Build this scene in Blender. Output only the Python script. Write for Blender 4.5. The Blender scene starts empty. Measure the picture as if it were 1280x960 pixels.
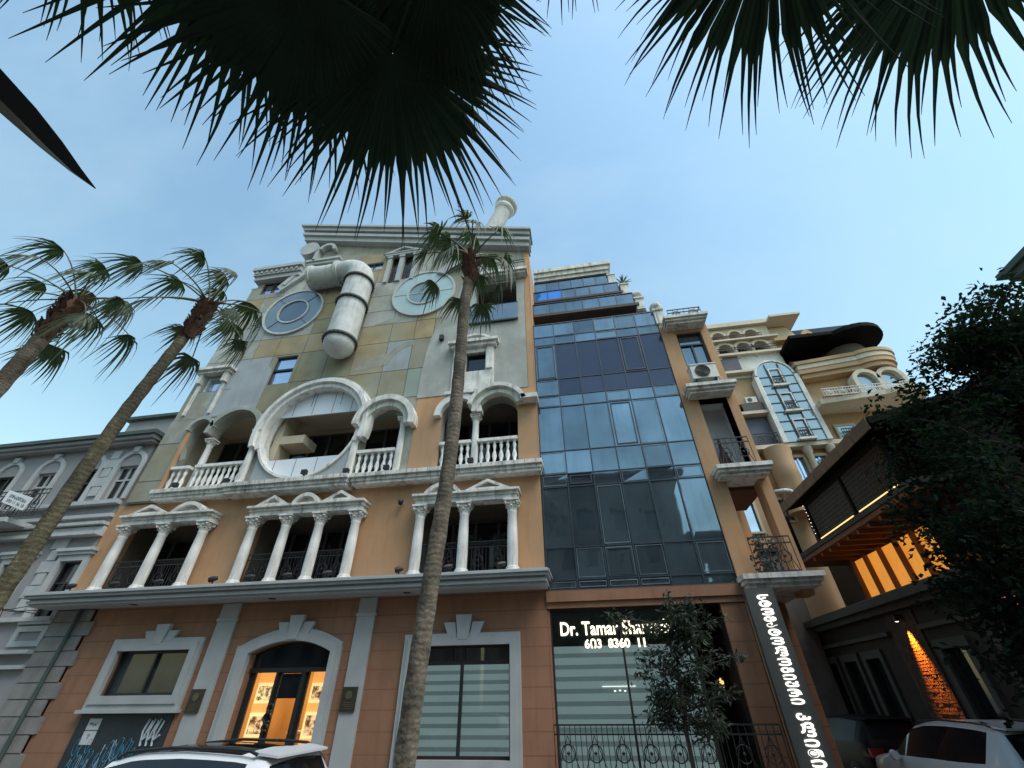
import bpy, math, random
from mathutils import Vector, Matrix
from mathutils.geometry import tessellate_polygon
S = bpy.context.scene
COL = S.collection
PI = math.pi
rad = math.radians
random.seed(7)

# ------------------------------------------------------------------ camera, sky, sun, exposure
cam = bpy.data.cameras.new('camera'); cam_o = bpy.data.objects.new('camera', cam); COL.objects.link(cam_o)
cam.sensor_fit = 'HORIZONTAL'; cam.sensor_width = 36.0; cam.lens = 518.23 / 1280 * 36.0
cam.clip_start = 0.05; cam.clip_end = 3000
_p, _r, _y = rad(37.15), rad(-0.643), rad(-8.786)
fw = Vector((math.sin(_y) * math.cos(_p), math.cos(_y) * math.cos(_p), math.sin(_p)))
rt = Vector((math.cos(_y), -math.sin(_y), 0)); up = rt.cross(fw)
R_ = rt * math.cos(_r) + up * math.sin(_r); U_ = up * math.cos(_r) - rt * math.sin(_r)
cam_o.matrix_world = Matrix(((R_.x, U_.x, -fw.x, 0), (R_.y, U_.y, -fw.y, 0), (R_.z, U_.z, -fw.z, 1.9), (0, 0, 0, 1)))
S.camera = cam_o

SUN_ELEV, SUN_AZ = 58.0, 122.0          # azimuth clockwise from +y: behind the camera, to its right
w = bpy.data.worlds.new('World'); S.world = w; w.use_nodes = True
nt = w.node_tree; bg = nt.nodes['Background']
sky = nt.nodes.new('ShaderNodeTexSky'); sky.sky_type = 'NISHITA'; sky.sun_disc = False
sky.sun_elevation = rad(SUN_ELEV); sky.sun_rotation = rad(SUN_AZ)
sky.altitude = 0; sky.air_density = 2.0; sky.dust_density = 1.0; sky.ozone_density = 1.0
# thin high haze: a faint uneven veil mixed into the sky, laid out by direction
wt = nt.nodes.new('ShaderNodeTexCoord'); wm = nt.nodes.new('ShaderNodeMapping'); wm.inputs['Scale'].default_value = (1.2, 2.6, 2.0); wm.inputs['Rotation'].default_value = (0.2, 0.3, 0.6)
wn_ = nt.nodes.new('ShaderNodeTexNoise'); wn_.inputs['Scale'].default_value = 1.4; wn_.inputs['Detail'].default_value = 7; wn_.inputs['Roughness'].default_value = .58
wr = nt.nodes.new('ShaderNodeMapRange'); wr.inputs[1].default_value = .42; wr.inputs[2].default_value = .78; wr.inputs[4].default_value = .34
wx = nt.nodes.new('ShaderNodeMix'); wx.data_type = 'RGBA'; wx.inputs[7].default_value = (3.3, 4.4, 4.9, 1)
wc = nt.nodes.new('ShaderNodeVectorMath'); wc.operation = 'MULTIPLY'; wc.inputs[1].default_value = (.905, 1.045, 1.02)
nt.links.new(wt.outputs['Generated'], wm.inputs[0]); nt.links.new(wm.outputs[0], wn_.inputs['Vector']); nt.links.new(wn_.outputs['Fac'], wr.inputs[0])
nt.links.new(sky.outputs[0], wc.inputs[0]); nt.links.new(wc.outputs[0], wx.inputs[6]); nt.links.new(wr.outputs[0], wx.inputs[0]); nt.links.new(wx.outputs[2], bg.inputs[0]); bg.inputs[1].default_value = 0.113
sun = bpy.data.lights.new('sun', 'SUN'); sun_o = bpy.data.objects.new('sun', sun); COL.objects.link(sun_o)
sun.energy = 1.75; sun.angle = rad(40); sun.color = (1.0, 0.93, 0.87)
_d = Vector((math.sin(rad(SUN_AZ)) * math.cos(rad(SUN_ELEV)), math.cos(rad(SUN_AZ)) * math.cos(rad(SUN_ELEV)), math.sin(rad(SUN_ELEV))))
sun_o.rotation_euler = _d.to_track_quat('Z', 'Y').to_euler(); sun_o.location = (20, -30, 40)
S.view_settings.view_transform = 'Standard'; S.view_settings.look = 'None'
S.view_settings.exposure = 0.85; S.view_settings.gamma = 1.0; S.view_settings.use_curve_mapping = False

# ------------------------------------------------------------------ materials
MATS = {}
def mat(name, c, rough=0.8, var=0.15, nscale=1.5, streak=0.0, sc=(0.05, 0.05, 0.045), bump=0.0, bscale=30, metal=0.0,
        emit=None, es=0.0, island=0.0, spec=0.5, groove=0.0, wave=0.0, trans=0.0, alpha=1.0, c2=None, c2s=.8, rings=0.0):
    m = bpy.data.materials.new(name); m.use_nodes = True
    t = m.node_tree; b = t.nodes['Principled BSDF']; L = t.links.new
    b.inputs['Roughness'].default_value = rough; b.inputs['Metallic'].default_value = metal
    b.inputs['Specular IOR Level'].default_value = spec
    tc = t.nodes.new('ShaderNodeTexCoord')
    n = t.nodes.new('ShaderNodeTexNoise'); n.inputs['Scale'].default_value = nscale; n.inputs['Detail'].default_value = 6
    L(tc.outputs['Object'], n.inputs['Vector'])
    mr = t.nodes.new('ShaderNodeMapRange'); mr.inputs[1].default_value = 0.3; mr.inputs[2].default_value = 0.7
    mr.inputs[3].default_value = 1 - var; mr.inputs[4].default_value = 1 + var
    L(n.outputs['Fac'], mr.inputs[0])
    last = mr.outputs[0]
    if island:
        g = t.nodes.new('ShaderNodeNewGeometry'); m2 = t.nodes.new('ShaderNodeMapRange')
        m2.inputs[3].default_value = 1 - island; m2.inputs[4].default_value = 1 + island
        L(g.outputs['Random Per Island'], m2.inputs[0])
        mm = t.nodes.new('ShaderNodeMath'); mm.operation = 'MULTIPLY'; L(last, mm.inputs[0]); L(m2.outputs[0], mm.inputs[1]); last = mm.outputs[0]
    vm = t.nodes.new('ShaderNodeVectorMath'); vm.operation = 'SCALE'; vm.inputs[0].default_value = c[:3]
    L(last, vm.inputs['Scale']); colr = vm.outputs[0]
    if c2:                                       # faded patches of a second tone
        nb = t.nodes.new('ShaderNodeTexNoise'); nb.inputs['Scale'].default_value = c2s; nb.inputs['Detail'].default_value = 5; nb.inputs['Roughness'].default_value = .62; nb.inputs['Distortion'].default_value = .4
        L(tc.outputs['Object'], nb.inputs['Vector']); rb = t.nodes.new('ShaderNodeMapRange'); rb.inputs[1].default_value = .42; rb.inputs[2].default_value = .66; L(nb.outputs['Fac'], rb.inputs[0])
        mb_ = t.nodes.new('ShaderNodeMix'); mb_.data_type = 'RGBA'; L(rb.outputs[0], mb_.inputs[0]); L(colr, mb_.inputs[6]); mb_.inputs[7].default_value = (*c2, 1); colr = mb_.outputs[2]
    if rings:                                    # leaf-scar rings round a palm trunk
        wv = t.nodes.new('ShaderNodeTexWave'); wv.bands_direction = 'Z'; wv.inputs['Scale'].default_value = rings; wv.inputs['Distortion'].default_value = 5.0; wv.inputs['Detail'].default_value = 3; wv.inputs['Detail Scale'].default_value = 3
        L(tc.outputs['Object'], wv.inputs['Vector']); rw = t.nodes.new('ShaderNodeMapRange'); rw.inputs[3].default_value = .66; rw.inputs[4].default_value = 1.10; L(wv.outputs['Fac'], rw.inputs[0])
        sv = t.nodes.new('ShaderNodeVectorMath'); sv.operation = 'SCALE'; L(colr, sv.inputs[0]); L(rw.outputs[0], sv.inputs['Scale']); colr = sv.outputs[0]
    if streak:                                   # rain streaks and mould: stays put whatever the light does
        mp = t.nodes.new('ShaderNodeMapping'); mp.inputs['Scale'].default_value = (3.2, 3.2, 0.35)
        n2 = t.nodes.new('ShaderNodeTexNoise'); n2.inputs['Scale'].default_value = 1.6; n2.inputs['Detail'].default_value = 8; n2.inputs['Roughness'].default_value = 0.65
        L(tc.outputs['Object'], mp.inputs[0]); L(mp.outputs[0], n2.inputs['Vector'])
        r2 = t.nodes.new('ShaderNodeMapRange'); r2.inputs[1].default_value = 0.5; r2.inputs[2].default_value = 0.75; r2.inputs[4].default_value = streak
        L(n2.outputs['Fac'], r2.inputs[0])
        mx = t.nodes.new('ShaderNodeMix'); mx.data_type = 'RGBA'; L(r2.outputs[0], mx.inputs[0]); L(colr, mx.inputs[6]); mx.inputs[7].default_value = (*sc, 1)
        colr = mx.outputs[2]
    if groove:                                   # rusticated courses
        sx = t.nodes.new('ShaderNodeSeparateXYZ'); L(tc.outputs['Object'], sx.inputs[0])
        md = t.nodes.new('ShaderNodeMath'); md.operation = 'MODULO'; L(sx.outputs[2], md.inputs[0]); md.inputs[1].default_value = groove
        lt = t.nodes.new('ShaderNodeMath'); lt.operation = 'LESS_THAN'; L(md.outputs[0], lt.inputs[0]); lt.inputs[1].default_value = 0.022
        mx = t.nodes.new('ShaderNodeMix'); mx.data_type = 'RGBA'; L(lt.outputs[0], mx.inputs[0]); L(colr, mx.inputs[6])
        mx.inputs[7].default_value = (c[0] * .66, c[1] * .64, c[2] * .62, 1); colr = mx.outputs[2]
    L(colr, b.inputs['Base Color'])
    if bump or wave:
        n3 = t.nodes.new('ShaderNodeTexNoise'); n3.inputs['Scale'].default_value = bscale; n3.inputs['Detail'].default_value = 5 if bump else 1
        L(tc.outputs['Object'], n3.inputs['Vector'])
        bp = t.nodes.new('ShaderNodeBump'); bp.inputs['Strength'].default_value = bump or wave; bp.inputs['Distance'].default_value = 0.02
        L(n3.outputs['Fac'], bp.inputs['Height']); L(bp.outputs[0], b.inputs['Normal'])
    if emit:
        b.inputs['Emission Color'].default_value = (*emit, 1); b.inputs['Emission Strength'].default_value = es
    if trans: b.inputs['Transmission Weight'].default_value = trans
    if alpha < 1: b.inputs['Alpha'].default_value = alpha
    m.diffuse_color = (*c[:3], 1); MATS[name] = m
    return m
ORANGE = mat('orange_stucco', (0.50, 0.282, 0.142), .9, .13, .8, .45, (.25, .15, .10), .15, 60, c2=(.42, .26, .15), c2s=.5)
ORANGE_G = mat('orange_stucco_coursed_shaded', (0.31, 0.155, 0.090), .9, .16, .8, .45, (.14, .075, .05), .15, 60, groove=.42, c2=(.26, .135, .08), c2s=.6)  # same orange paint, with the shade under the balcony slab put into its tone
WHITE = mat('white_plaster', (0.72, 0.71, 0.675), .8, .14, 2, .7, (.16, .15, .13), .12, 40)
DIRTYW = mat('mouldy_white_plaster', (0.66, 0.65, 0.60), .85, .2, 3, .85, (.07, .065, .055), .2, 40)
GREYW = mat('grey_painted_trim', (0.38, 0.40, 0.405), .8, .08, 2, .12, (.25, .25, .24), .08, 40)
STUCG = mat('weathered_grey_stucco', (0.34, 0.345, 0.305), .9, .2, 1.0, .6, (.2, .2, .17), .12, 50, c2=(.27, .26, .20), c2s=.7)
P_OCH = mat('ochre_stucco', (0.345, 0.268, 0.150), .9, .2, 1.2, .5, (.3, .26, .17), .12, 50, c2=(.30, .285, .22), c2s=.7)
P_OLI = mat('olive_stucco', (0.245, 0.225, 0.140), .9, .2, 1.2, .5, (.24, .23, .17), .12, 50, c2=(.29, .285, .235), c2s=.6)
P_GRY = mat('pale_grey_stucco', (0.39, 0.40, 0.375), .9, .18, 1.2, .6, (.28, .28, .25), .12, 50, c2=(.30, .305, .265), c2s=.5)
P_BLU = mat('blue_grey_stucco', (0.33, 0.36, 0.375), .9, .16, .8, .5, (.25, .26, .25), .1, 50)
P_GRN = mat('green_grey_stucco', (0.26, 0.31, 0.265), .9, .10, .8, .25, (.2, .24, .2), .1, 50)
CONC = mat('pipe_concrete', (0.50, 0.515, 0.505), .75, .14, 2.5, .65, (.2, .2, .18), .15, 40)
SEAM = mat('dark_joint', (0.10, 0.10, 0.085), .9)
DARKM = mat('dark_painted_metal', (0.022, 0.024, 0.026), .45, .1, spec=.4)
BLACKI = mat('black_wrought_iron', (0.012, 0.013, 0.015), .5, .1)
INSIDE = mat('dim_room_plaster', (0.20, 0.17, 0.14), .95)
CREAMI = mat('loggia_cream_plaster', (0.55, 0.47, 0.35), .9, .06)
GLASSD = mat('dark_window_glass', (0.012, 0.014, 0.017), .06, .1, spec=.6)
GLASSB = mat('reflective_curtain_glass', (0.17, 0.228, 0.272), .03, .22, .7, .30, (.055, .075, .10), metal=.8, island=.3, wave=.09, bscale=1.3)
GLASSP = mat('purple_tinted_curtain_glass', (0.056, 0.066, 0.10), .12, .05, metal=.5, island=.12)
GLASSU = mat('bright_blue_film_glass', (0.10, 0.28, 0.72), .08, .05, metal=.6)
SKYGL = mat('sky_reflecting_window_glass', (0.50, 0.58, 0.72), .04, .1, metal=.85, wave=.2, bscale=3)
EYER = mat('pale_cyan_eye_glass', (0.42, 0.52, 0.51), .2, .1, metal=.2)
EYEG = mat('slate_eye_panel', (0.20, 0.245, 0.285), .3, .08, metal=.35)
EYED = mat('darker_pupil_glass', (0.145, 0.175, 0.225), .15, .06, metal=.5)
WPANEL = mat('white_composite_panel', (0.66, 0.70, 0.74), .35, .03)
MULL = mat('mullion_metal', (0.035, 0.045, 0.06), .4)
SOFFIT = mat('terrace_soffit', (0.10, 0.085, 0.075), .9)
BOARD = mat('navy_painted_board', (0.018, 0.026, 0.036), .6, .25, 3)
GRAF_B = mat('blue_spray_paint', (0.05, 0.20, 0.32), .6)
GRAF_W = mat('white_spray_paint', (0.45, 0.52, 0.56), .6)
PLAQUE = mat('bronze_plaque', (0.035, 0.032, 0.018), .45, .2, 8)
PLAQUE2 = mat('plaque_relief', (0.10, 0.09, 0.05), .4, .2, 8)
PAPER = mat('white_paper', (0.55, 0.57, 0.58), .8, .05)
INK = mat('black_ink', (0.03, 0.03, 0.035), .7)
LETTER = mat('lit_sign_letters', (0.9, 0.88, 0.78), .5, emit=(1.0, .90, .66), es=1.25)
LETTER2 = mat('white_backlit_letters', (0.9, 0.9, 0.88), .5, emit=(1.0, .98, .90), es=.85)
SIGNB = mat('charcoal_sign_panel', (0.075, 0.078, 0.075), .4, .06)
BLIND = mat('self_lit_blind_band', (0.36, 0.40, 0.40), .9, .05, emit=(.46, .57, .58), es=.21)  # emission stands in for room light coming through the fabric
SHEER = mat('self_lit_sheer_band', (0.19, 0.22, 0.22), .9, .05, emit=(.32, .41, .42), es=.15)  # room light put in as emission here too
BACKP = mat('dark_brown_fascia', (0.055, 0.045, 0.036), .6, .1)
NGREY = mat('grey_stucco', (0.29, 0.285, 0.29), .9, .08, 1.0, .15, (.15, .15, .14), .12, 50)
NTRIM = mat('light_grey_trim', (0.44, 0.46, 0.46), .85, .1, 2, .25, (.2, .2, .19), .1, 40)
NROOF = mat('dark_roof_edge', (0.05, 0.075, 0.07), .7)
CREAM = mat('cream_stucco', (0.62, 0.55, 0.43), .9, .1, 1, .3, (.28, .22, .16), .1, 50)
TAN = mat('tan_stucco', (0.50, 0.335, 0.195), .9, .1, 1, .15, (.3, .18, .1), .1, 50)
BLACKC = mat('black_canopy', (0.006, 0.006, 0.006), .8, spec=.1)
BAYG = mat('bay_window_glass', (0.33, 0.40, 0.42), .06, .06, metal=.6, island=.12)
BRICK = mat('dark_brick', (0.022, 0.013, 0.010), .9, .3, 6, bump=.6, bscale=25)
BRICKO = mat('rough_red_brick', (0.055, 0.023, 0.013), .85, .5, 9, bump=1.0, bscale=26)
DSTONE = mat('dark_stone_trim', (0.05, 0.045, 0.04), .9, .15)
WOODB = mat('brown_canopy_wood', (0.12, 0.078, 0.045), .7, .25, 4)
NET = mat('brown_terrace_screen', (0.022, 0.014, 0.010), .5, .7, 14, spec=.15)
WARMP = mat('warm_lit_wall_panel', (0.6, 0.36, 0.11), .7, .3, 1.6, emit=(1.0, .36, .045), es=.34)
WARML = mat('warm_light_strip', (1, .8, .5), .5, emit=(1.0, .60, .2), es=.8)
BULB = mat('small_white_bulb', (1, .95, .85), .5, emit=(1.0, .88, .7), es=1.5)
ASPH = mat('asphalt', (0.05, 0.05, 0.052), .9, .2, 3, bump=.3, bscale=90)
PAVE = mat('paving_stone', (0.15, 0.145, 0.135), .9, .15, 3, bump=.15, bscale=40)
CURB = mat('kerb_stone', (0.30, 0.29, 0.27), .9, .1)
TRUNK = mat('palm_trunk_bark', (0.165, 0.138, 0.102), .95, .55, 5, .95, (.022, .018, .012), 1.0, 16, rings=4.6, c2=(.075, .066, .05), c2s=1.1)
TRUNKD = mat('mossy_palm_trunk_bark', (0.12, 0.105, 0.06), .95, .5, 6, .7, (.028, .026, .018), .9, 22, rings=4.2, c2=(.06, .05, .035), c2s=1.0)
BOOT = mat('red_brown_leaf_bases', (0.135, 0.065, 0.042), .9, .4, 12, bump=.6, bscale=30)
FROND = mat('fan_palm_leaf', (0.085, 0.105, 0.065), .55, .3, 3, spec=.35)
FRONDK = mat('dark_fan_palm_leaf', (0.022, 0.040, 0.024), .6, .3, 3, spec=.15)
PETI = mat('palm_leaf_stalk', (0.12, 0.115, 0.06), .6, .2, 5)
LEAFD = mat('dark_tree_leaf', (0.010, 0.018, 0.013), .75, .35, 2, spec=.03, island=.5)
LEAFM = mat('street_tree_leaf', (0.032, 0.042, 0.033), .5, .3, 2, spec=.3, island=.5)
BARK = mat('tree_bark', (0.06, 0.05, 0.042), .95, .3, 9, bump=.5, bscale=30)
PAINTW = mat('white_car_paint', (0.62, 0.64, 0.66), .22, .01, spec=.6)
PAINTS = mat('silver_white_car_paint', (0.40, 0.41, 0.43), .22, .01, spec=.6)
PAINTK = mat('black_car_paint', (0.006, 0.006, 0.008), .5, .01, spec=.08)
CARGL = mat('dark_car_glass', (0.006, 0.007, 0.009), .04, .05, spec=.6)
BLKPL = mat('black_plastic', (0.012, 0.012, 0.013), .55, .1)
RUBBER = mat('tyre_rubber', (0.015, 0.015, 0.016), .85)
RIM = mat('alloy_rim', (0.45, 0.45, 0.46), .3, metal=.9)
TAIL = mat('red_tail_lamp', (0.16, 0.008, 0.008), .2)
ACW = mat('ac_white_plastic', (0.62, 0.61, 0.56), .6, .06, 3, .25, (.3, .28, .22))

def translucent(m, c, f):                        # leaf blades let some light through
    t = m.node_tree; b = t.nodes['Principled BSDF']; o = t.nodes['Material Output']; tl = t.nodes.new('ShaderNodeBsdfTranslucent'); mx = t.nodes.new('ShaderNodeMixShader')
    tl.inputs[0].default_value = (*c, 1); mx.inputs[0].default_value = f; t.links.new(b.outputs[0], mx.inputs[1]); t.links.new(tl.outputs[0], mx.inputs[2]); t.links.new(mx.outputs[0], o.inputs[0])
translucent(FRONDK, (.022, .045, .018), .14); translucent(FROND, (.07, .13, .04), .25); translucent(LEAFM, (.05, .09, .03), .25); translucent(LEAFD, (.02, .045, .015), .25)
# ------------------------------------------------------------------ mesh builder
def V3(a): return Vector(a)
class MB:
    def __init__(s): s.v = []; s.f = []; s.m = []; s.sm = []
    def add(s, vs, fs, m=0, smooth=False):
        o = len(s.v); s.v.extend([tuple(x) for x in vs])
        for f in fs: s.f.append(tuple(i + o for i in f)); s.m.append(m); s.sm.append(smooth)
    def box(s, x0, x1, y0, y1, z0, z1, m=0):
        s.add([(x0, y0, z0), (x1, y0, z0), (x1, y1, z0), (x0, y1, z0), (x0, y0, z1), (x1, y0, z1), (x1, y1, z1), (x0, y1, z1)],
              [(0, 3, 2, 1), (4, 5, 6, 7), (0, 1, 5, 4), (1, 2, 6, 5), (2, 3, 7, 6), (3, 0, 4, 7)], m)
    def bar(s, a, b, wd, ht, m=0, upv=(0, 0, 1)):
        a = V3(a); b = V3(b); d = (b - a).normalized(); u = V3(upv)
        if abs(d.dot(u)) > .98: u = V3((0, 1, 0))
        x = d.cross(u).normalized() * wd / 2; z = x.cross(d).normalized() * ht / 2
        s.add([a - x - z, a + x - z, a + x + z, a - x + z, b - x - z, b + x - z, b + x + z, b - x + z],
              [(0, 1, 2, 3), (7, 6, 5, 4), (0, 4, 5, 1), (1, 5, 6, 2), (2, 6, 7, 3), (3, 7, 4, 0)], m)
    def tube(s, path, rs, n=10, m=0, cap=True, smooth=True):
        path = [V3(p) for p in path]
        if not hasattr(rs, '__len__'): rs = [rs] * len(path)
        ref = None; vs = []
        for i, p in enumerate(path):
            d = (path[min(i + 1, len(path) - 1)] - path[max(i - 1, 0)]).normalized()
            if ref is None:
                ref = d.cross(V3((0, 0, 1)) if abs(d.z) < .9 else V3((0, 1, 0))).normalized()
            ref = (ref - d * ref.dot(d)).normalized(); o = d.cross(ref)
            for k in range(n):
                a = 2 * PI * k / n; vs.append(p + (ref * math.cos(a) + o * math.sin(a)) * rs[i])
        fs = [(i * n + k, i * n + (k + 1) % n, (i + 1) * n + (k + 1) % n, (i + 1) * n + k) for i in range(len(path) - 1) for k in range(n)]
        s.add(vs, fs, m, smooth)
        if cap:
            s.add(vs[:n], [tuple(range(n))[::-1]], m); s.add(vs[-n:], [tuple(range(n))], m)
    def lathe(s, c, prof, n=14, m=0, smooth=True):
        vs = [(c[0] + r * math.cos(2 * PI * k / n), c[1] + r * math.sin(2 * PI * k / n), c[2] + z) for r, z in prof for k in range(n)]
        fs = [(i * n + k, i * n + (k + 1) % n, (i + 1) * n + (k + 1) % n, (i + 1) * n + k) for i in range(len(prof) - 1) for k in range(n)]
        s.add(vs, fs, m, smooth)
        s.add(vs[:n], [tuple(range(n))[::-1]], m); s.add(vs[-n:], [tuple(range(n))], m)
    def plate(s, outer, holes, y0, y1, m=0, mside=None):
        loops = [list(outer)] + [list(h) for h in holes]
        tri = tessellate_polygon([[Vector((x, z, 0)) for x, z in l] for l in loops])
        flat = [p for l in loops for p in l]; N = len(flat)
        vs = [(x, y0, z) for x, z in flat] + [(x, y1, z) for x, z in flat]
        fs = []
        for t in tri:
            a, b, c = [flat[i] for i in t]
            ccw = (b[0] - a[0]) * (c[1] - a[1]) - (b[1] - a[1]) * (c[0] - a[0]) > 0
            t = t if ccw else t[::-1]
            fs.append(tuple(t)); fs.append(tuple(i + N for i in t[::-1]))
        s.add(vs, fs, m)
        o = 0; sd = []
        for l in loops:
            k = len(l)
            for i in range(k):
                j = (i + 1) % k; sd.append((o + i, o + i + N, o + j + N, o + j))
            o += k
        s.add(vs, sd, m if mside is None else mside)
    def ring(s, cx, cz, ri, ro, a0, a1, y0, y1, n=32, m=0):
        full = abs(a1 - a0) >= 359.9
        vs = []
        for i in range(n + 1):
            a = rad(a0 + (a1 - a0) * i / n); c, q = math.cos(a), math.sin(a)
            vs += [(cx + ri * c, y0, cz + ri * q), (cx + ro * c, y0, cz + ro * q), (cx + ro * c, y1, cz + ro * q), (cx + ri * c, y1, cz + ri * q)]
        fs = []
        for i in range(n):
            b = i * 4
            for k in range(4): fs.append((b + k, b + (k + 1) % 4, b + 4 + (k + 1) % 4, b + 4 + k))
        s.add(vs, fs, m, False)
        if not full: s.add(vs[:4], [(3, 2, 1, 0)], m); s.add(vs[-4:], [(0, 1, 2, 3)], m)
    def disc(s, cx, cz, r, y0, y1, n=40, m=0): s.plate(circ(cx, cz, r, n), [], y0, y1, m)
    def recess(s, x0, x1, y0, y1, z0, z1, m=0, back=None):
        vs = [(x0, y0, z0), (x1, y0, z0), (x1, y1, z0), (x0, y1, z0), (x0, y0, z1), (x1, y0, z1), (x1, y1, z1), (x0, y1, z1)]
        s.add(vs, [(0, 1, 2, 3), (7, 6, 5, 4), (0, 3, 7, 4), (2, 1, 5, 6)], m)
        s.add(vs, [(3, 2, 6, 7)], m if back is None else back)
    def obj(s, name, mats, parent=None):
        me = bpy.data.meshes.new(name); me.from_pydata(s.v, [], s.f)
        for q in (mats if isinstance(mats, (list, tuple)) else [mats]): me.materials.append(q)
        me.polygons.foreach_set('material_index', s.m); me.polygons.foreach_set('use_smooth', s.sm); me.update()
        o = bpy.data.objects.new(name, me); COL.objects.link(o)
        if parent is not None:
            o.parent = parent
            if parent.type == 'EMPTY': o.location = [-q for q in parent.location] if parent.get('_w') else (0, 0, 0)
        return o
def circ(cx, cz, r, n=40): return [(cx + r * math.cos(2 * PI * i / n), cz + r * math.sin(2 * PI * i / n)) for i in range(n)]
def arcp(cx, cz, r, a0, a1, n=16): return [(cx + r * math.cos(rad(a0 + (a1 - a0) * i / n)), cz + r * math.sin(rad(a0 + (a1 - a0) * i / n))) for i in range(n + 1)]
def rect(x0, x1, z0, z1): return [(x0, z0), (x1, z0), (x1, z1), (x0, z1)]

WORLD_EMPTIES = []
def thing(name, label, cat, loc=(0, 0, 0), group=None, world=True):
    """An Empty at the thing's base; world=True: its parts are modelled in scene coordinates."""
    o = bpy.data.objects.new(name, None); COL.objects.link(o); o.location = loc; o.empty_display_size = .2
    o['label'] = label; o['category'] = cat
    if group: o['group'] = group
    if world: o['_w'] = 1; WORLD_EMPTIES.append(o)
    return o
def tag(o, label, cat, group=None):
    o['label'] = label; o['category'] = cat
    if group: o['group'] = group
    return o
def kids(o): return [c for c in bpy.data.objects if c.parent == o]
def dup(root, loc, rotz=0, label=None, group=None, scale=None):
    r = root.copy(); COL.objects.link(r); r.location = loc; r.rotation_euler = (0, 0, rotz)
    if label: r['label'] = label
    if group: r['group'] = group
    if scale: r.scale = (scale,) * 3
    for ch in list(root.children):
        c = ch.copy(); COL.objects.link(c); c.parent = r
        for g in list(ch.children):
            d = g.copy(); COL.objects.link(d); d.parent = c
    return r
def text_mb(body, width, height, depth, bold=.0, vertical=False, spacing=1.0):
    """Lettering as a mesh in the XZ plane, its lower left corner at the origin, fitted to width x height."""
    c = bpy.data.curves.new('lettering', 'FONT'); c.body = body; c.extrude = depth / 2; c.resolution_u = 3; c.offset = bold; c.space_character = spacing
    o = bpy.data.objects.new('lettering', c); COL.objects.link(o)
    dg = bpy.context.evaluated_depsgraph_get(); me = bpy.data.meshes.new_from_object(o.evaluated_get(dg))
    xs = [v.co.x for v in me.vertices]; ys = [v.co.y for v in me.vertices]
    x0, x1, y0, y1 = min(xs), max(xs), min(ys), max(ys)
    k = width / (x1 - x0); q = height / (y1 - y0)
    m = MB(); m.v = [((v.co.x - x0) * k, -v.co.z, (v.co.y - y0) * q) for v in me.vertices]
    m.f = [tuple(p.vertices) for p in me.polygons]; m.m = [0] * len(m.f); m.sm = [False] * len(m.f)
    bpy.data.objects.remove(o); bpy.data.curves.remove(c); bpy.data.meshes.remove(me)
    return m
def shift(m, fn): m.v = [tuple(fn(*p)) for p in m.v]; return m

# ================================================================== GROUND
def struct(name, mb, mats):
    o = mb.obj(name, mats); o['kind'] = 'structure'; return o
g = MB(); g.box(-400, 400, -400, 400, -.6, -.14); struct('ground', g, MATS['paving_stone'])
g = MB(); g.box(-120, 120, -2.6, 8.4, -.136, -.05); g.box(5.95, 8.15, 8.4, 34, -.135, -.052); struct('road', g, ASPH)
g = MB(); g.box(-120, 5.75, 8.65, 34, -.13, .08); g.box(8.4, 120, 8.65, 34, -.13, .08); g.box(-120, 120, -14, -2.85, -.13, .08); struct('pavement', g, PAVE)
g = MB(); g.box(-120, 5.95, 8.4, 8.65, -.13, .1); g.box(8.15, 120, 8.4, 8.65, -.13, .1); g.box(-120, 120, -2.85, -2.6, -.13, .1)
g.box(5.75, 5.95, 8.652, 34, -.13, .1); g.box(8.15, 8.4, 8.652, 34, -.13, .1); struct('kerb', g, CURB)

# ================================================================== ORANGE BUILDING WITH THE FACE
OB = thing('orange_building', 'tall orange building whose patchwork upper wall has round eyes and a pipe nose', 'building', (-8.8, 12.5, 0))
YF = 12.5
m = MB()                                                   # ground floor
door_arch = [(-9.40, .05), (-7.0, .05), (-7.0, 2.96)] + arcp(-8.2, .45, 2.78, 64.5, 115.5, 14) + [(-9.40, 2.96)]
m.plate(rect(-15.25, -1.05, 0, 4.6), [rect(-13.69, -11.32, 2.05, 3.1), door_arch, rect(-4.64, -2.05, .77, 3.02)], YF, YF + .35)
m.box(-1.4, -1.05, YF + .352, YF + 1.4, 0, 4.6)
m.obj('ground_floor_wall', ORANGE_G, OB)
m = MB()                                                   # quoins, grey, stepping into the orange
z = .08; k = 0
while z < 4.2:
    m.box(-16.7, -15.25 + (.14 if k % 2 else -.05), YF - .06, YF + .3, z, min(z + .36, 4.24)); z += .385; k += 1
m.box(-16.7, -15.3, YF - .02, YF + .28, 0, 4.25)
m.obj('quoins', mat('dull_grey_quoin', (.24, .232, .22), .9, .2, 2, .5, (.10, .10, .095), .15, 40), OB)
m = MB(); m.tube([(-15.72, YF - .14, .1), (-15.72, YF - .14, 4.25)], .055, 8); m.obj('downpipe', MATS['dark_roof_edge'], OB)
for x0, x1 in ((-10.80, -10.20), (-6.42, -5.90)):
    m = MB(); m.box(x0, x1, YF - .07, YF, 0, 4.25); m.box(x0 - .03, x1 + .03, YF - .10, YF, 3.78, 3.86); m.box(x0 + .001, x1 - .001, YF - .09, YF, 0.02, .35); m.obj('pilaster', GREYW, OB)
def keystone(m, cx, z0, z1, y):
    m.plate([(cx - .14, z0), (cx + .14, z0), (cx + .22, z1), (cx - .22, z1)], [], y - .14, y, 0)
    for s in (-1, 1):
        a = [(cx + s * .16, z0), (cx + s * .38, z0), (cx + s * .56, z1 - .17), (cx + s * .24, z1 - .17)]
        m.plate(a if s > 0 else a[::-1], [], y - .10, y, 0)
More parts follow.
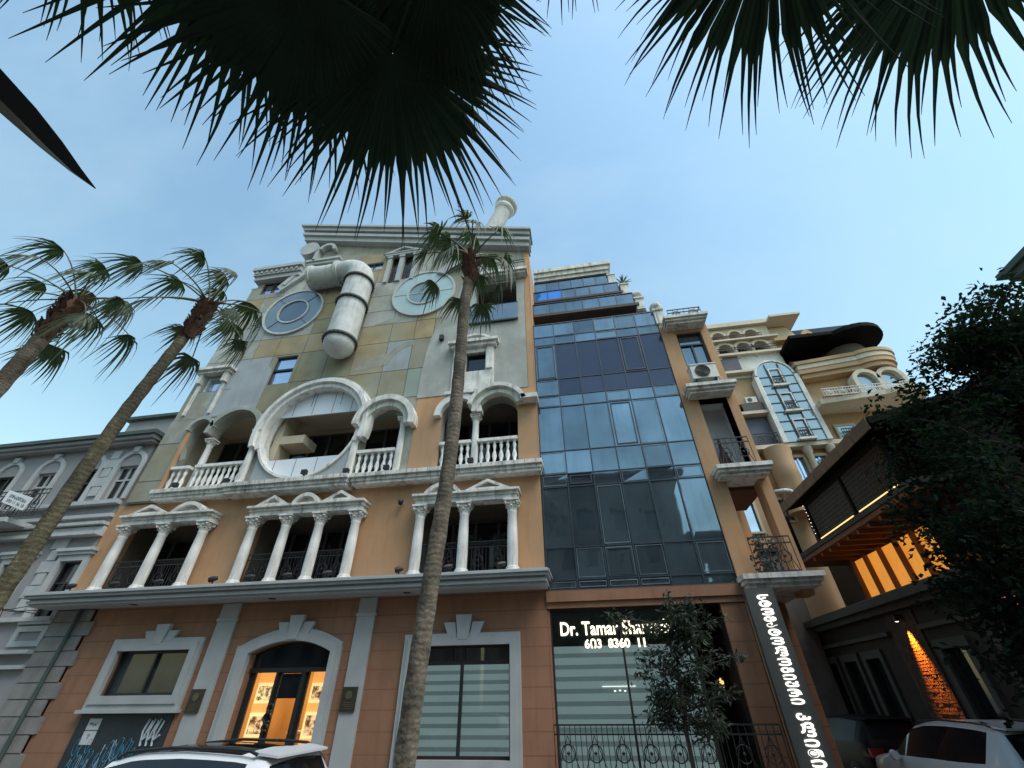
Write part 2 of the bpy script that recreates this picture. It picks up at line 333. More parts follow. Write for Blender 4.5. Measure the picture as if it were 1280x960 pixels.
def window_frame(m, x0, x1, z0, z1, wd, y, sill=True):
    m.plate(rect(x0 - wd, x1 + wd, z0 - wd, z1 + wd), [rect(x0, x1, z0, z1)], y - .09, y)
    m.plate(rect(x0 - wd * .62, x1 + wd * .62, z0 - wd * .62, z1 + wd * .62), [rect(x0 + .002, x1 - .002, z0 + .002, z1 - .002)], y - .13, y - .091)
    if sill: m.box(x0 - wd - .06, x1 + wd + .06, y - .2, y, z0 - wd - .08, z0 - wd)
# left window
wn = MB(); window_frame(wn, -13.69, -11.32, 2.05, 3.1, .3, YF); keystone(wn, -12.5, 3.24, 3.76, YF); wn = wn.obj('window', GREYW, OB)
m = MB(); m.box(-13.69, -11.32, YF + .16, YF + .17, 2.05, 3.1); m.obj('pane', mat('grey_green_window_glass', (.042, .060, .064), .1, .3, 1.5, spec=.5), wn)
m = MB(); m.plate(rect(-13.69, -11.32, 2.05, 3.1), [rect(-13.63, -12.54, 2.11, 3.04), rect(-12.48, -11.38, 2.11, 3.04)], YF + .08, YF + .155); m.obj('sash', DARKM, wn)
# painted board below it, with graffiti
pb = MB(); pb.box(-13.95, -11.12, YF - .03, YF, 0, 1.69); pb = pb.obj('painted_board', BOARD, OB)
def loops(m, x, z, wd, ht, n, r, slant=.25):
    pts = []
    for k in range(n * 10 + 1):
        a = k / 10 * 2 * PI; f = 1 + .45 * math.sin(k * .37 + x * 5); xx = x + wd * k / (n * 10) + .07 * math.cos(a) * f; zz = z + ht * (.5 + .5 * math.sin(a) * f)
        pts.append((xx + slant * (zz - z), YF - .036 - .0003 * (k % 7), zz))
    m.tube(pts, r, 4)
m = MB()
for q in ((-13.8, .15, .9, .5, 5), (-13.7, .55, 1.0, .35, 6), (-13.75, .8, .5, .3, 3), (-12.75, .45, .85, .45, 5), (-12.7, .75, .7, .35, 6), (-12.6, .2, .8, .4, 4)): loops(m, *q, .010)
m.obj('blue_graffiti', GRAF_B, pb)
m = MB()
for k in range(3):                                          # the white looping tag in the top corner
    cx = -11.78 + k * .17
    pts = [V3((cx + .02, YF - .045 - .0005 * k, 1.0)), V3((cx - .05, YF - .045, 1.3)), V3((cx + .03, YF - .045, 1.56)), V3((cx + .13, YF - .045, 1.5)), V3((cx + .06, YF - .045, 1.28)), V3((cx + .02, YF - .045, 1.1)), V3((cx + .15, YF - .045, 1.22))]
    m.tube(pts, .026, 5)
for q in ((-13.5, .25, .8, .5, 3), (-12.9, .6, .5, .5, 2)): loops(m, *q, .006, .1)
m.obj('white_graffiti', GRAF_W, pb)
nt_ = thing('paper_notice', 'white two-part paper notice stuck on the navy board under the left shop window', 'notice', (-13.1, YF, 1.2))
m = MB(); m.box(-13.62, -13.24, YF - .04, YF - .031, 1.32, 1.56); m.box(-13.62, -13.24, YF - .04, YF - .031, 1.02, 1.30); m.obj('sheet', PAPER, nt_)
m = MB(); m.tube([(-13.56 + .022 * k, YF - .042, 1.44 + .035 * math.sin(k * 1.9) + .012 * math.sin(k * .7)) for k in range(12)], .009, 4)
m.tube([(-13.47, YF - .042, 1.21), (-13.44, YF - .042, 1.235), (-13.41, YF - .042, 1.21), (-13.44, YF - .042, 1.17), (-13.44, YF - .042, 1.13)], .009, 4)
m.obj('ink_marks', INK, nt_)
# arched entrance
en = MB()
ao = arcp(-8.2, .45, 3.10, 60.5, 119.5, 16)
out = [(-9.84, .05), (-9.42, .05), (-9.42, 2.96)] + arcp(-8.2, .45, 2.785, 116, 64, 14) + [(-6.98, 2.96), (-6.98, .05), (-6.70, .05), (-6.70, 3.14)] + ao + [(-9.84, 3.14)]
en.plate(out, [], YF - .1, YF)
out2 = [(-9.70, .05), (-9.425, .05), (-9.425, 2.965)] + arcp(-8.2, .45, 2.79, 116, 64, 14) + [(-6.975, 2.965), (-6.975, .05), (-6.80, .05), (-6.80, 3.07)] + arcp(-8.2, .45, 2.98, 62, 118, 16) + [(-9.70, 3.07)]
en.plate(out2, [], YF - .14, YF - .101)
keystone(en, -8.2, 3.27, 3.86, YF - .02)
en = en.obj('entrance', GREYW, OB)
m = MB()
m.plate(door_arch, [rect(-9.22, -8.62, .3, 2.52), rect(-8.44, -7.86, .3, 2.50), rect(-7.62, -7.06, .3, 2.52)], YF + .2, YF + .26)
m.box(-8.56, -8.50, YF + .12, YF + .2, .1, 2.52); m.box(-7.78, -7.70, YF + .12, YF + .2, .1, 2.52); m.box(-9.4, -7.0, YF + .12, YF + .2, 2.52, 2.62)
m.obj('door_frame', DARKM, en)
m = MB(); m.plate([(-9.35, 2.63), (-7.05, 2.63), (-7.05, 2.93)] + arcp(-8.2, .45, 2.74, 65, 115, 10) + [(-9.35, 2.93)], [], YF + .19, YF + .199)
m.plate(rect(-8.43, -7.87, 1.95, 2.49), [], YF + .22, YF + .225); m.obj('fanlight', GLASSD, en)
m = MB()
for i, (dx, dz, rr_) in enumerate(((0, 0, .10), (.02, .2, .08), (.0, -.2, .07))): m.tube([(-8.47 + dx + rr_ * math.cos(a), YF + .1, 1.55 + dz + rr_ * math.sin(a)) for a in [x * .5 for x in range(12)]], .03, 6)
m.obj('scroll_handle', DARKM, en)
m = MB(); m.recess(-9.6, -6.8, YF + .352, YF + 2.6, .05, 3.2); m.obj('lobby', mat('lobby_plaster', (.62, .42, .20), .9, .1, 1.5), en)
# display pictures inside the entrance; light on their front is put in as emission
disp_rng = random.Random(11)
PICW = mat('self_lit_cream_board', (.8, .66, .42), .6, .1, 2, emit=(1.0, .58, .22), es=.70)  # boards glow in place of lamps shining on their front
PICO = mat('self_lit_orange_board', (.75, .42, .15), .6, .2, 6, emit=(1.0, .40, .09), es=.5)
def picture(name, dark, light, em, es, sc):
    m = bpy.data.materials.new(name); m.use_nodes = True; t = m.node_tree; b = t.nodes['Principled BSDF']; tc = t.nodes.new('ShaderNodeTexCoord')
    n = t.nodes.new('ShaderNodeTexNoise'); n.inputs['Scale'].default_value = sc; n.inputs['Detail'].default_value = 7; n.inputs['Roughness'].default_value = .7
    r = t.nodes.new('ShaderNodeValToRGB'); r.color_ramp.elements[0].position = .43; r.color_ramp.elements[0].color = (*dark, 1); r.color_ramp.elements[1].position = .56; r.color_ramp.elements[1].color = (*light, 1)
    t.links.new(tc.outputs['Object'], n.inputs[0]); t.links.new(n.outputs[0], r.inputs[0]); t.links.new(r.outputs[0], b.inputs['Base Color']); t.links.new(r.outputs[0], b.inputs['Emission Color']); b.inputs['Emission Strength'].default_value = es
    MATS[name] = m; return m
PICB = picture('sepia_print', (.10, .035, .012), (.85, .55, .26), None, .6, 6.5)  # prints emit their own colours, standing in for light falling on them
PICG = picture('green_sepia_print', (.05, .05, .012), (.85, .60, .28), None, .6, 8)
def display(x0, x1, cards, label):
    t = thing('display_case', label, 'display', ((x0 + x1) / 2, YF + .5, .3))
    m = MB(); m.box(x0 + .02, x1 - .02, YF + .42, YF + .45, .3, 2.6); m.obj('self_lit_panel', PICO, t)
    for z0, z1, kind in cards:
        m = MB(); m.box(x0 + .05, x1 - .05, YF + .39, YF + .418, z0, z1); c = m.obj('picture', PICW, t)
        m = MB(); m.box(x0 + .10, x1 - .14, YF + .384, YF + .389, z0 + .06, z1 - .07)
        m.obj('print', PICG if kind else PICB, c)
display(-9.24, -8.6, ((1.85, 2.3, 1), (1.15, 1.65, 0), (.42, .95, 0)), 'picture display with painted-in glow behind the entrance pane nearest the left shop window')
display(-7.64, -7.04, ((1.85, 2.28, 0), (1.12, 1.66, 0), (.42, .95, 1)), 'picture display with painted-in glow behind the entrance pane nearest the bronze plaque pilaster')
t = thing('lobby_counter', 'yellow lit panel and counter seen through the middle of the entrance', 'counter', (-8.1, YF + 1.8, .05))
m = MB(); m.box(-8.75, -7.5, YF + 1.7, YF + 2.2, .06, 1.15); m.box(-8.8, -7.45, YF + 1.65, YF + 2.25, 1.15, 1.2); m.obj('counter', WHITE, t)
m = MB(); m.box(-8.7, -7.55, YF + 2.4, YF + 2.45, 1.2, 2.3); m.obj('back_panel', mat('lit_yellow_panel', (.8, .6, .2), .6, emit=(1, .62, .10), es=.7), t)
li = bpy.data.lights.new('lobby_lamp', 'AREA'); li.energy = 25; li.size = .8; li.color = (1, .72, .38)
lo = bpy.data.objects.new('lobby_lamp', li); COL.objects.link(lo); lo.location = (-8.2, YF + 1.3, 3.1)
# right ground window with zebra blinds
def blinds(parent, x0, x1, z0, z1, y, per=.215):
    m = MB(); z = z1
    while z > z0 + .01:
        a = max(z - per * .62, z0); m.box(x0, x1, y, y + .008, a, z - .002, 0)
        b = max(z - per, z0)
        if b < a: m.box(x0, x1, y + .012, y + .018, b, a - .002, 1)
        z -= per
    return m.obj('zebra_blind', [BLIND, SHEER], parent)
wn = MB(); window_frame(wn, -4.64, -2.05, .77, 3.02, .27, YF); keystone(wn, -3.3, 3.15, 3.72, YF); wn = wn.obj('window', GREYW, OB)
m = MB(); m.plate(rect(-4.64, -2.05, .77, 3.02), [rect(-4.58, -3.38, .83, 2.60), rect(-3.30, -2.11, .83, 2.60), rect(-4.58, -3.66, 2.68, 2.97), rect(-3.6, -3.34, 2.68, 2.97), rect(-3.26, -2.11, 2.68, 2.97)], YF + .1, YF + .16); m.obj('sash', DARKM, wn)
CLEAR = mat('clear_shop_glass', (.9, .95, .95), .02, .0, spec=.5); 
b_ = CLEAR.node_tree; pr_ = b_.nodes['Principled BSDF']; tr = b_.nodes.new('ShaderNodeBsdfTransparent'); gl = b_.nodes.new('ShaderNodeBsdfGlossy'); gl.inputs['Roughness'].default_value = .02
fr = b_.nodes.new('ShaderNodeFresnel'); fr.inputs[0].default_value = 1.5; mxs = b_.nodes.new('ShaderNodeMixShader'); tr.inputs[0].default_value = (.86, .92, .92, 1)
b_.links.new(fr.outputs[0], mxs.inputs[0]); b_.links.new(tr.outputs[0], mxs.inputs[1]); b_.links.new(gl.outputs[0], mxs.inputs[2]); b_.links.new(mxs.outputs[0], b_.nodes['Material Output'].inputs[0])
m = MB(); m.box(-4.6, -2.1, YF + .125, YF + .131, .8, 3.0); m.obj('pane', CLEAR, wn)
blinds(wn, -4.6, -2.08, .78, 2.62, YF + .24)
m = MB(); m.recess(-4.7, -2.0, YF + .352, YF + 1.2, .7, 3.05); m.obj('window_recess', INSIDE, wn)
for i, (x, z) in enumerate(((-4.2, 1.95), (-3.95, 1.95), (-3.0, 1.98), (-2.55, 1.55))):
    pass
# bronze plaques
for x0, lab in ((-10.78, 'bronze plaque on the grey pilaster beside the graffiti board'), (-6.41, 'bronze plaque with raised emblem on the pilaster beside the lit entrance')):
    t = thing('bronze_plaque', lab, 'plaque', (x0 + .2, YF - .1, 1.68), group='bronze plaques on the pilasters')
    m = MB(); m.box(x0, x0 + .40, YF - .11, YF - .075, 1.66, 2.17); m.obj('plate', PLAQUE, t)
    m = MB(); m.disc(x0 + .2, 2.0, .09, YF - .122, YF - .111, 16)
    for k in range(4): m.box(x0 + .07 + .03 * (k % 2), x0 + .33 - .03 * (k % 2), YF - .118, YF - .111, 1.72 + k * .04, 1.735 + k * .04)
    m.obj('relief', PLAQUE2, t)
# ---------------- balcony slab between ground and first floor
m = MB()
m.box(-17.0, -1.0, 11.78, YF + .3, 4.27, 4.34); m.box(-17.06, -.96, 11.70, YF + .3, 4.342, 4.42); m.box(-17.02, -.98, 11.74, YF + .3, 4.422, 4.47)
m.box(-17.14, -.90, 11.62, YF + .3, 4.472, 4.55); m.box(-17.2, -.86, 11.56, YF + .3, 4.552, 4.60)
m.box(-17.16, -.90, 11.60, YF + .3, 4.602, 4.64)
m.obj('balcony_slab', MATS['grey_painted_trim'], OB)
m = MB()
for x in (-13.6, -9.0, -4.9): m.lathe((x, 12.1, 4.262), [(.11, 0), (.11, .03)], 12)
m.obj('soffit_lamps', DARKM, OB)
# ---------------- first floor wall
GA, GB, GC = (-15.75, -12.75), (-10.72, -7.1), (-4.92, -1.95)
m = MB(); m.plate(rect(-16.75, -1.05, 4.642, 7.70), [rect(*GA, 4.66, 6.96), rect(*GB, 4.66, 6.96), rect(*GC, 4.66, 6.96)], YF, YF + .3)
m.box(-1.35, -1.05, YF + .302, YF + 1.3, 4.642, 7.7); m.obj('first_floor_wall', ORANGE, OB)
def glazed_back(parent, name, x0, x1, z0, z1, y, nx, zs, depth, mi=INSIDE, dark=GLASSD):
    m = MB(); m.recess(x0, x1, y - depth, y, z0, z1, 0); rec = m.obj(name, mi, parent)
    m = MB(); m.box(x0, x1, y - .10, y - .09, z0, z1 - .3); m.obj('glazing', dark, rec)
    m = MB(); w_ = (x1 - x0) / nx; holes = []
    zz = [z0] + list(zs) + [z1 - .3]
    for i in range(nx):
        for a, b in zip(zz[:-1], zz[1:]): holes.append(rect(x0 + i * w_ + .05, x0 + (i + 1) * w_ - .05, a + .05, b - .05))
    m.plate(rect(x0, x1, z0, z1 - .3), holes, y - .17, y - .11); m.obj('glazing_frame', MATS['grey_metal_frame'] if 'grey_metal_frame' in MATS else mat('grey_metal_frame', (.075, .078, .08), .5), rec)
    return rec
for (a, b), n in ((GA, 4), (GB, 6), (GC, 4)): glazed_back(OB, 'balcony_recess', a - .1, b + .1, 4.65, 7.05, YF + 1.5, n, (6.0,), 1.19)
# ---------------- Corinthian columns
def column_mb(h, r):
    sh, ba, ca = MB(), MB(), MB()
    ba.box(-r * 1.45, r * 1.45, -r * 1.45, r * 1.45, 0, r * .5); ba.lathe((0, 0, 0), [(r * 1.38, r * .52), (r * 1.42, r * .7), (r * 1.2, r * .95), (r * 1.28, r * 1.1), (r * 1.05, r * 1.3)], 18)
    hc = r * 2.6
    sh.lathe((0, 0, 0), [(r * 1.0, r * 1.25), (r * 1.0, h * .35), (r * .95, h * .6), (r * .86, h - hc), (r * .98, h - hc + .03), (r * .86, h - hc + .06)], 20)
    ca.lathe((0, 0, 0), [(r * .86, h - hc + .05), (r * .95, h - hc * .6), (r * 1.3, h - r * .45)], 18)
    for row, (z0, rr0, ln) in enumerate(((h - hc + .05, r * .9, r * .95), (h - hc + r * .75, r * .98, r * .95))):
        for k in range(8):
            a = (k + .5 * row) * PI / 4; c, s_ = math.cos(a), math.sin(a); tx, ty = -s_, c; wd = r * .3
            P = lambda rr_, z_, q: (c * rr_ + tx * q, s_ * rr_ + ty * q, z_)
            ca.add([P(rr0, z0, -wd), P(rr0, z0, wd), P(rr0 + r * .12, z0 + ln * .7, wd), P(rr0 + r * .12, z0 + ln * .7, -wd), P(rr0 + r * .42, z0 + ln, wd * .6), P(rr0 + r * .42, z0 + ln, -wd * .6), P(rr0 + r * .5, z0 + ln * .78, 0)],
                   [(0, 1, 2, 3), (3, 2, 4, 5), (5, 4, 6), (4, 2, 6), (3, 5, 6)])
    for k in range(4):
        a = PI / 4 + k * PI / 2; c, s_ = math.cos(a), math.sin(a); q = V3((c * r * 1.5, s_ * r * 1.5, h - r * .75)); tx = V3((-s_, c, 0))
        ca.tube([q - tx * r * .22, q + tx * r * .22], r * .34, 10)
    ca.box(-r * 1.5, r * 1.5, -r * 1.5, r * 1.5, h - r * .42, h)
    return sh, ba, ca
def make_column(name, label, h, r, loc, group):
    t = thing(name, label, 'column', loc, group, world=False); return t
def column_part(parent_w, h, r, x, y, z, mats=(WHITE, WHITE, DIRTYW), cache={}):
    key = (h, r)
    if key not in cache:
        sh, ba, ca = column_mb(h, r)
        cache[key] = []
        o = sh.obj('column', mats[0]); b = ba.obj('base', mats[1], o); c = ca.obj('capital', mats[2], o); cache[key] = [o, b, c]; new = [o, b, c]
    else:
        new = [q.copy() for q in cache[key]]
        for q in new: COL.objects.link(q)
        new[1].parent = new[0]; new[2].parent = new[0]
    o = new[0]; o.parent = parent_w; o.location = V3((x, y, z)) - parent_w.location
    return o
LOWX = [-15.50, -13.95, -12.42, -10.60, -9.40, -8.22, -6.98, -4.84, -3.42, -1.93]
for x in LOWX: column_part(OB, 2.14, .155, x, 12.24, 4.645)
# ---------------- entablatures and pediments over the first-floor openings
def pediment(x0, x1, kind, lo, hi):                # lo / hi: overhang at an end column, nothing where two of them meet
    m = MB(); cx = (x0 + x1) / 2
    for k, (y, za, zb) in enumerate(((12.08, 6.79, 6.93), (12.04, 6.932, 7.03), (11.95, 7.032, 7.10))):
        m.box(x0 - lo * (.16 + .05 * k), x1 + hi * (.16 + .05 * k), y, YF - .002, za, zb)
    h = .35; wd = (x1 - x0) / 2 + .02 * (lo + hi) - .01
    if kind == 't':
        m.plate([(cx - wd, 7.102), (cx + wd, 7.102), (cx, 7.102 + h)], [[(cx - wd + .34, 7.17), (cx + wd - .34, 7.17), (cx, 7.10 + h - .10)]], 11.99, YF - .004)
        m.plate([(cx - wd + .3, 7.15), (cx + wd - .3, 7.15), (cx, 7.12 + h - .10)], [], 12.16, YF - .006)
    else:
        R = (wd * wd * .72 + h * h) / (2 * h); a = math.degrees(math.acos((R - h) / R))
        m.ring(cx, 7.102 + h - R, R - .12, R, 90 - a, 90 + a, 11.99, YF - .004, 20)
        m.plate(arcp(cx, 7.102 + h - R, R - .13, 90 - a * .9, 90 + a * .9, 14), [], 12.16, YF - .006)
    return m.obj('pediment', DIRTYW, OB)
for i, k in ((0, 't'), (1, 'a'), (3, 't'), (4, 'a'), (5, 't'), (7, 'a'), (8, 't')):
    a, b = i in (0, 3, 7), i in (1, 5, 8)
    pediment(LOWX[i] + (0 if a else .006), LOWX[i + 1] - (0 if b else .006), k, int(a), int(b))
# iron railings between those columns
def railing_mb(x0, x1, y, z0, z1, pitch=.11, deco=True):
    m = MB()
    for z in (z0 + .03, z1, z1 - .16): m.box(x0, x1, y - .018, y + .018, z - .015, z + .015)
    n = max(2, int((x1 - x0) / pitch)); 
    for i in range(n + 1):
        x = x0 + (x1 - x0) * i / n; m.box(x - .008, x + .008, y - .0081, y + .0081, z0 + .03, z1 - .014)
    if deco:
        k = max(1, round((x1 - x0) / .55)); w_ = (x1 - x0) / k
        for i in range(k):
            cx = x0 + (i + .5) * w_; cz = (z0 + z1 - .1) / 2
            m.tube([(cx + .15 * math.cos(a * PI / 8), y, cz + .15 * math.sin(a * PI / 8)) for a in range(17)], .013, 5, cap=False)
            m.bar((cx - w_ * .42, y - .012, z0 + .05), (cx, y - .012, z1 - .18), .016, .016, 0, (0, 1, 0)); m.bar((cx + w_ * .42, y - .012, z0 + .05), (cx, y - .012, z1 - .18), .016, .016, 0, (0, 1, 0))
            m.lathe((cx, y, cz - .04), [(.001, 0), (.045, .04), (.001, .08)], 6)
    return m
for i in (0, 1, 3, 4, 5, 7, 8):
    railing_mb(LOWX[i] + .15, LOWX[i + 1] - .15, 12.35, 4.66, 5.62, .10).obj('railing', BLACKI, OB)
# ---------------- ledge below the second floor
m = MB()
def ledge(m, x0, x1, z0, dy=0.0, h=.36, mi=0):
    m.box(x0 + .06, x1 - .06, 12.12 - dy, YF - .003, z0, z0 + h * .28, mi); m.box(x0 + .03, x1 - .03, 12.07 - dy, YF - .003, z0 + h * .28 + .002, z0 + h * .62, mi)
    m.box(x0, x1, 11.99 - dy, YF - .003, z0 + h * .62 + .002, z0 + h, mi)
    x = x0 + .2
    while x < x1 - .1:
        m.box(x - .006, x + .006, 12.066 - dy, 12.0695 - dy, z0 + h * .29, z0 + h * .61, 1); m.box(x - .006, x + .006, 11.986 - dy, 11.9895 - dy, z0 + h * .63, z0 + h, 1); x += .36
ledge(m, -15.1, -12.12, 7.66); ledge(m, -12.1, -7.45, 7.62, .14); ledge(m, -7.43, -.92, 7.66)
m.obj('ledge', [DIRTYW, mat('grimy_joint', (.13, .12, .105), .9)], OB)
# ---------------- upper wall: one plate with the arches and the round mouth cut out
YU = 12.4
h_left = [(-15.15, 8.1), (-12.09, 8.1), (-12.09, 10.35)] + arcp(-13.13, 10.35, 1.04, 4, 176, 18) + [(-14.17, 10.42), (-14.21, 10.62)] + arcp(-14.68, 10.62, .47, 4, 176, 12) + [(-15.15, 10.62)]
h_mouth = circ(-9.65, 10.12, 1.97, 48)
h_a3 = [(-7.58, 8.1), (-6.14, 8.1), (-6.14, 10.02)] + arcp(-6.86, 10.02, .72, 4, 176, 16) + [(-7.58, 10.02)]
h_r = [(-4.54, 8.1), (-1.72, 8.1), (-1.72, 10.12)] + arcp(-2.44, 10.12, .72, 4, 176, 14) + [(-3.18, 10.14)] + arcp(-3.90, 10.16, .64, 4, 176, 14) + [(-4.54, 10.16)]
h_w1 = rect(-15.74, -14.94, 12.05, 13.5); h_w2 = rect(-12.62, -11.62, 12.12, 14.28); h_bal = rect(-3.52, -1.66, 15.78, 17.35); h_sm = rect(-3.76, -2.98, 12.2, 13.1)
h_pw = [rect(-8.20, -7.78, 18.55, 20.6), rect(-7.52, -7.02, 18.75, 20.6)]; h_tw = rect(-9.80, -8.72, 19.86, 20.4); h_rw = rect(-15.45, -14.28, 19.1, 19.98)
outer = [(-16.4, 7.74), (-15.2, 7.74), (-15.2, 7.72), (-1.05, 7.72), (-1.05, 19.6), (-14.0, 23.2), (-13.5, 21.0), (-15.78, 20.2), (-16.3, 14.0)]
m = MB(); m.plate(outer, [h_left, h_mouth, h_a3, h_r, h_w1, h_w2, h_bal, h_sm, *h_pw, h_tw, h_rw], YU, YU + .4)
m.plate([(-16.38, 7.76), (-16.38, 20.0), (-16.1, 20.0), (-16.1, 7.76)], [], YU + .401, YU + 6); m.box(-1.4, -1.05, YU + .401, YU + 6, 7.72, 19.4)
upw = m.obj('upper_wall', STUCG, OB)
# orange stucco zone at the right and the orange corner strip
m = MB(); m.plate([(-5.60, 8.0), (-1.06, 8.0), (-1.06, 19.4), (-1.30, 19.45), (-1.30, 11.17), (-5.60, 11.17)], [h_r], YU - .02, YU - .002)
m.box(-1.05, -1.02, YU - .019, YU + 2.5, 7.7, 19.5); m.obj('orange_upper_wall', ORANGE, upw)
# patchwork panels
COLS = [-16.25, -15.0, -13.95, -12.87, -11.45, -10.1, -8.84, -7.37, -6.24, -5.35, -4.5]
ROWS = [11.3, 12.72, 14.4, 15.55, 16.5, 17.6, 18.7, 19.7]
PM = [P_OCH, P_OLI, P_GRY, P_BLU, P_GRN, STUCG]
grid = ['5331111144', '5331110311', '2500010001', '2322112205', '5355012525', '0522012525', '5525200255', '5555500555']
ROWS.append(21.2)
def arch_top(x):                                           # top edge of the arches under the first row of panels
    b = 11.3
    for cx, cz, r in ((-13.13, 10.35, 1.24), (-14.68, 10.62, .62), (-9.65, 10.12, 2.36), (-6.66, 10.0, 1.16)):
        if abs(x - cx) < r: b = max(b, cz + math.sqrt(r * r - (x - cx) ** 2))
    return b
def cut(rs, h):
    out = []
    for x0, x1, z0, z1 in rs:
        a0, a1, b0, b1 = h
        if a1 <= x0 or a0 >= x1 or b1 <= z0 or b0 >= z1: out.append((x0, x1, z0, z1)); continue
        if a0 > x0: out.append((x0, a0, z0, z1))
        if a1 < x1: out.append((a1, x1, z0, z1))
        if b0 > z0: out.append((max(x0, a0), min(x1, a1), z0, b0))
        if b1 < z1: out.append((max(x0, a0), min(x1, a1), b1, z1))
    return [r for r in out if r[1] - r[0] > .03 and r[3] - r[2] > .03]
WH = [(h[0][0] - .02, h[1][0] + .02, h[0][1] - .02, h[2][1] + .02) for h in [h_w1, h_w2, h_tw, h_rw, *h_pw]]
for r in range(len(ROWS) - 1):
    m = MB()
    for c in range(len(COLS) - 1):
        x0, x1, z0, z1 = COLS[c] + .014, COLS[c + 1] - .014, ROWS[r] + .014, ROWS[r + 1] - .014
        if c == 0: x0 += .03 * r
        k = int(grid[r][c]); yy = YU - .018 - .0012 * ((c * 3 + r) % 4)
        if r == 0:
            n = 14; bt = [(x0 + (x1 - x0) * i / n, min(z1 - .02, arch_top(x0 + (x1 - x0) * i / n))) for i in range(n + 1)]
            m.plate(bt + [(x1, z1), (x0, z1)], [], yy, YU - .001, k); continue
        if r == 7 and c not in (4, 5, 6): continue
        rs = [(x0, x1, z0, z1)]
        for h in WH: rs = cut(rs, h)
        for q in rs: m.plate(rect(*q), [], yy, YU - .001, k)
    m.obj('stucco_panels', PM, upw)
m = MB()
for z0, z1, k in ((7.77, 8.55, 1), (8.58, 10.15, 1), (10.18, 11.27, 5)): m.plate(rect(-16.36, -15.24, z0, z1), [], YU - .03 - .001 * k, YU - .001, k)
m.obj('stucco_panels', PM, upw)
m = MB()                                                    # dark joints between the panels
for z in ROWS[1:-1]: m.box(-16.2, -4.7, YU - .007, YU - .0005, z - .010, z + .010)
for x in COLS[1:-1]: m.box(x - .010, x + .010, YU - .008, YU - .0004, 11.3, 19.6)
m.obj('joints', SEAM, upw)
# curved shapes laid over the patchwork
m = MB(); m.plate([(-14.75, 11.3), (-12.63, 11.45), (-12.62, 13.2)] + arcp(-13.35, 13.25, .74, 0, 95, 8) + [(-13.9, 14.3), (-14.3, 12.6)], [], YU - .034, YU - .022); m.obj('curved_panel', P_BLU, upw)
m = MB()
cur = [(-5.64, 11.17), (-5.62, 12.3), (-5.55, 13.4), (-5.42, 14.3), (-5.2, 15.1), (-4.85, 15.9), (-4.4, 16.9), (-4.1, 18.1), (-4.05, 19.3)]
m.plate([(-1.31, 11.18)] + [(-1.31, 18.9)] + cur[::-1], [h_bal, h_sm], YU - .045, YU - .03); m.obj('grey_render', P_GRY, upw)
m = MB(); m.plate([(-8.75, 12.95), (-8.3, 13.4), (-7.45, 13.75), (-7.1, 13.5), (-7.3, 13.1), (-8.0, 12.98)], [], YU - .0265, YU - .0225); m.obj('pale_swirl', STUCG, upw)
m = MB(); m.plate([(-8.3, 15.6), (-7.4, 15.95), (-6.9, 16.2), (-6.7, 15.9), (-7.2, 15.62)], [], YU - .0266, YU - .0226); m.obj('pale_swirl', STUCG, upw)
m = MB(); m.ring(-6.1, 13.0, 1.05, 1.35, 95, 175, YU - .0267, YU - .0227, 14); m.obj('pale_swirl', STUCG, upw)
m = MB(); m.ring(-15.9, 9.2, .9, 1.15, 10, 62, YU - .036, YU - .0322, 14); m.obj('pale_swirl', STUCG, upw)
# eyes
for cx, cz, gm, pm, nm in ((-6.12, 17.37, EYER, EYER, 'cyan'), (-12.83, 17.27, EYEG, EYED, 'slate')):
    m = MB(); m.ring(cx, cz, 1.46, 1.56, 0, 360, YU - .12, YU - .03, 64); m.ring(cx, cz, .74, .82, 0, 360, YU - .13, YU - .03, 48); e = m.obj('round_window', CONC if nm == 'slate' else NTRIM, OB)
    m = MB(); m.plate(circ(cx, cz, 1.459, 64), [circ(cx, cz, .821, 48)], YU - .08, YU - .028); m.obj('outer_pane', gm, e)
    m = MB(); m.disc(cx, cz, .739, YU - .07, YU - .028, 48); m.obj('pupil_pane', pm if nm == 'slate' else mat('dim_cyan_glass', (.24, .31, .32), .15, .06, metal=.35), e)
    m = MB()
    for a in ((0, 90, 180, 270) if nm == 'cyan' else (45, 135, 225, 315)):
        c, s_ = math.cos(rad(a)), math.sin(rad(a))
        m.bar((cx + .82 * c, YU - .083, cz + .82 * s_), (cx + 1.46 * c, YU - .083, cz + 1.46 * s_), .022, .03, 0, (0, 1, 0))
        if nm == 'cyan': m.bar((cx, YU - .073, cz), (cx + .74 * c, YU - .073, cz + .74 * s_), .035, .03, 0, (0, 1, 0))
    m.obj('glazing_bars', CONC if nm == 'cyan' else MULL, e)
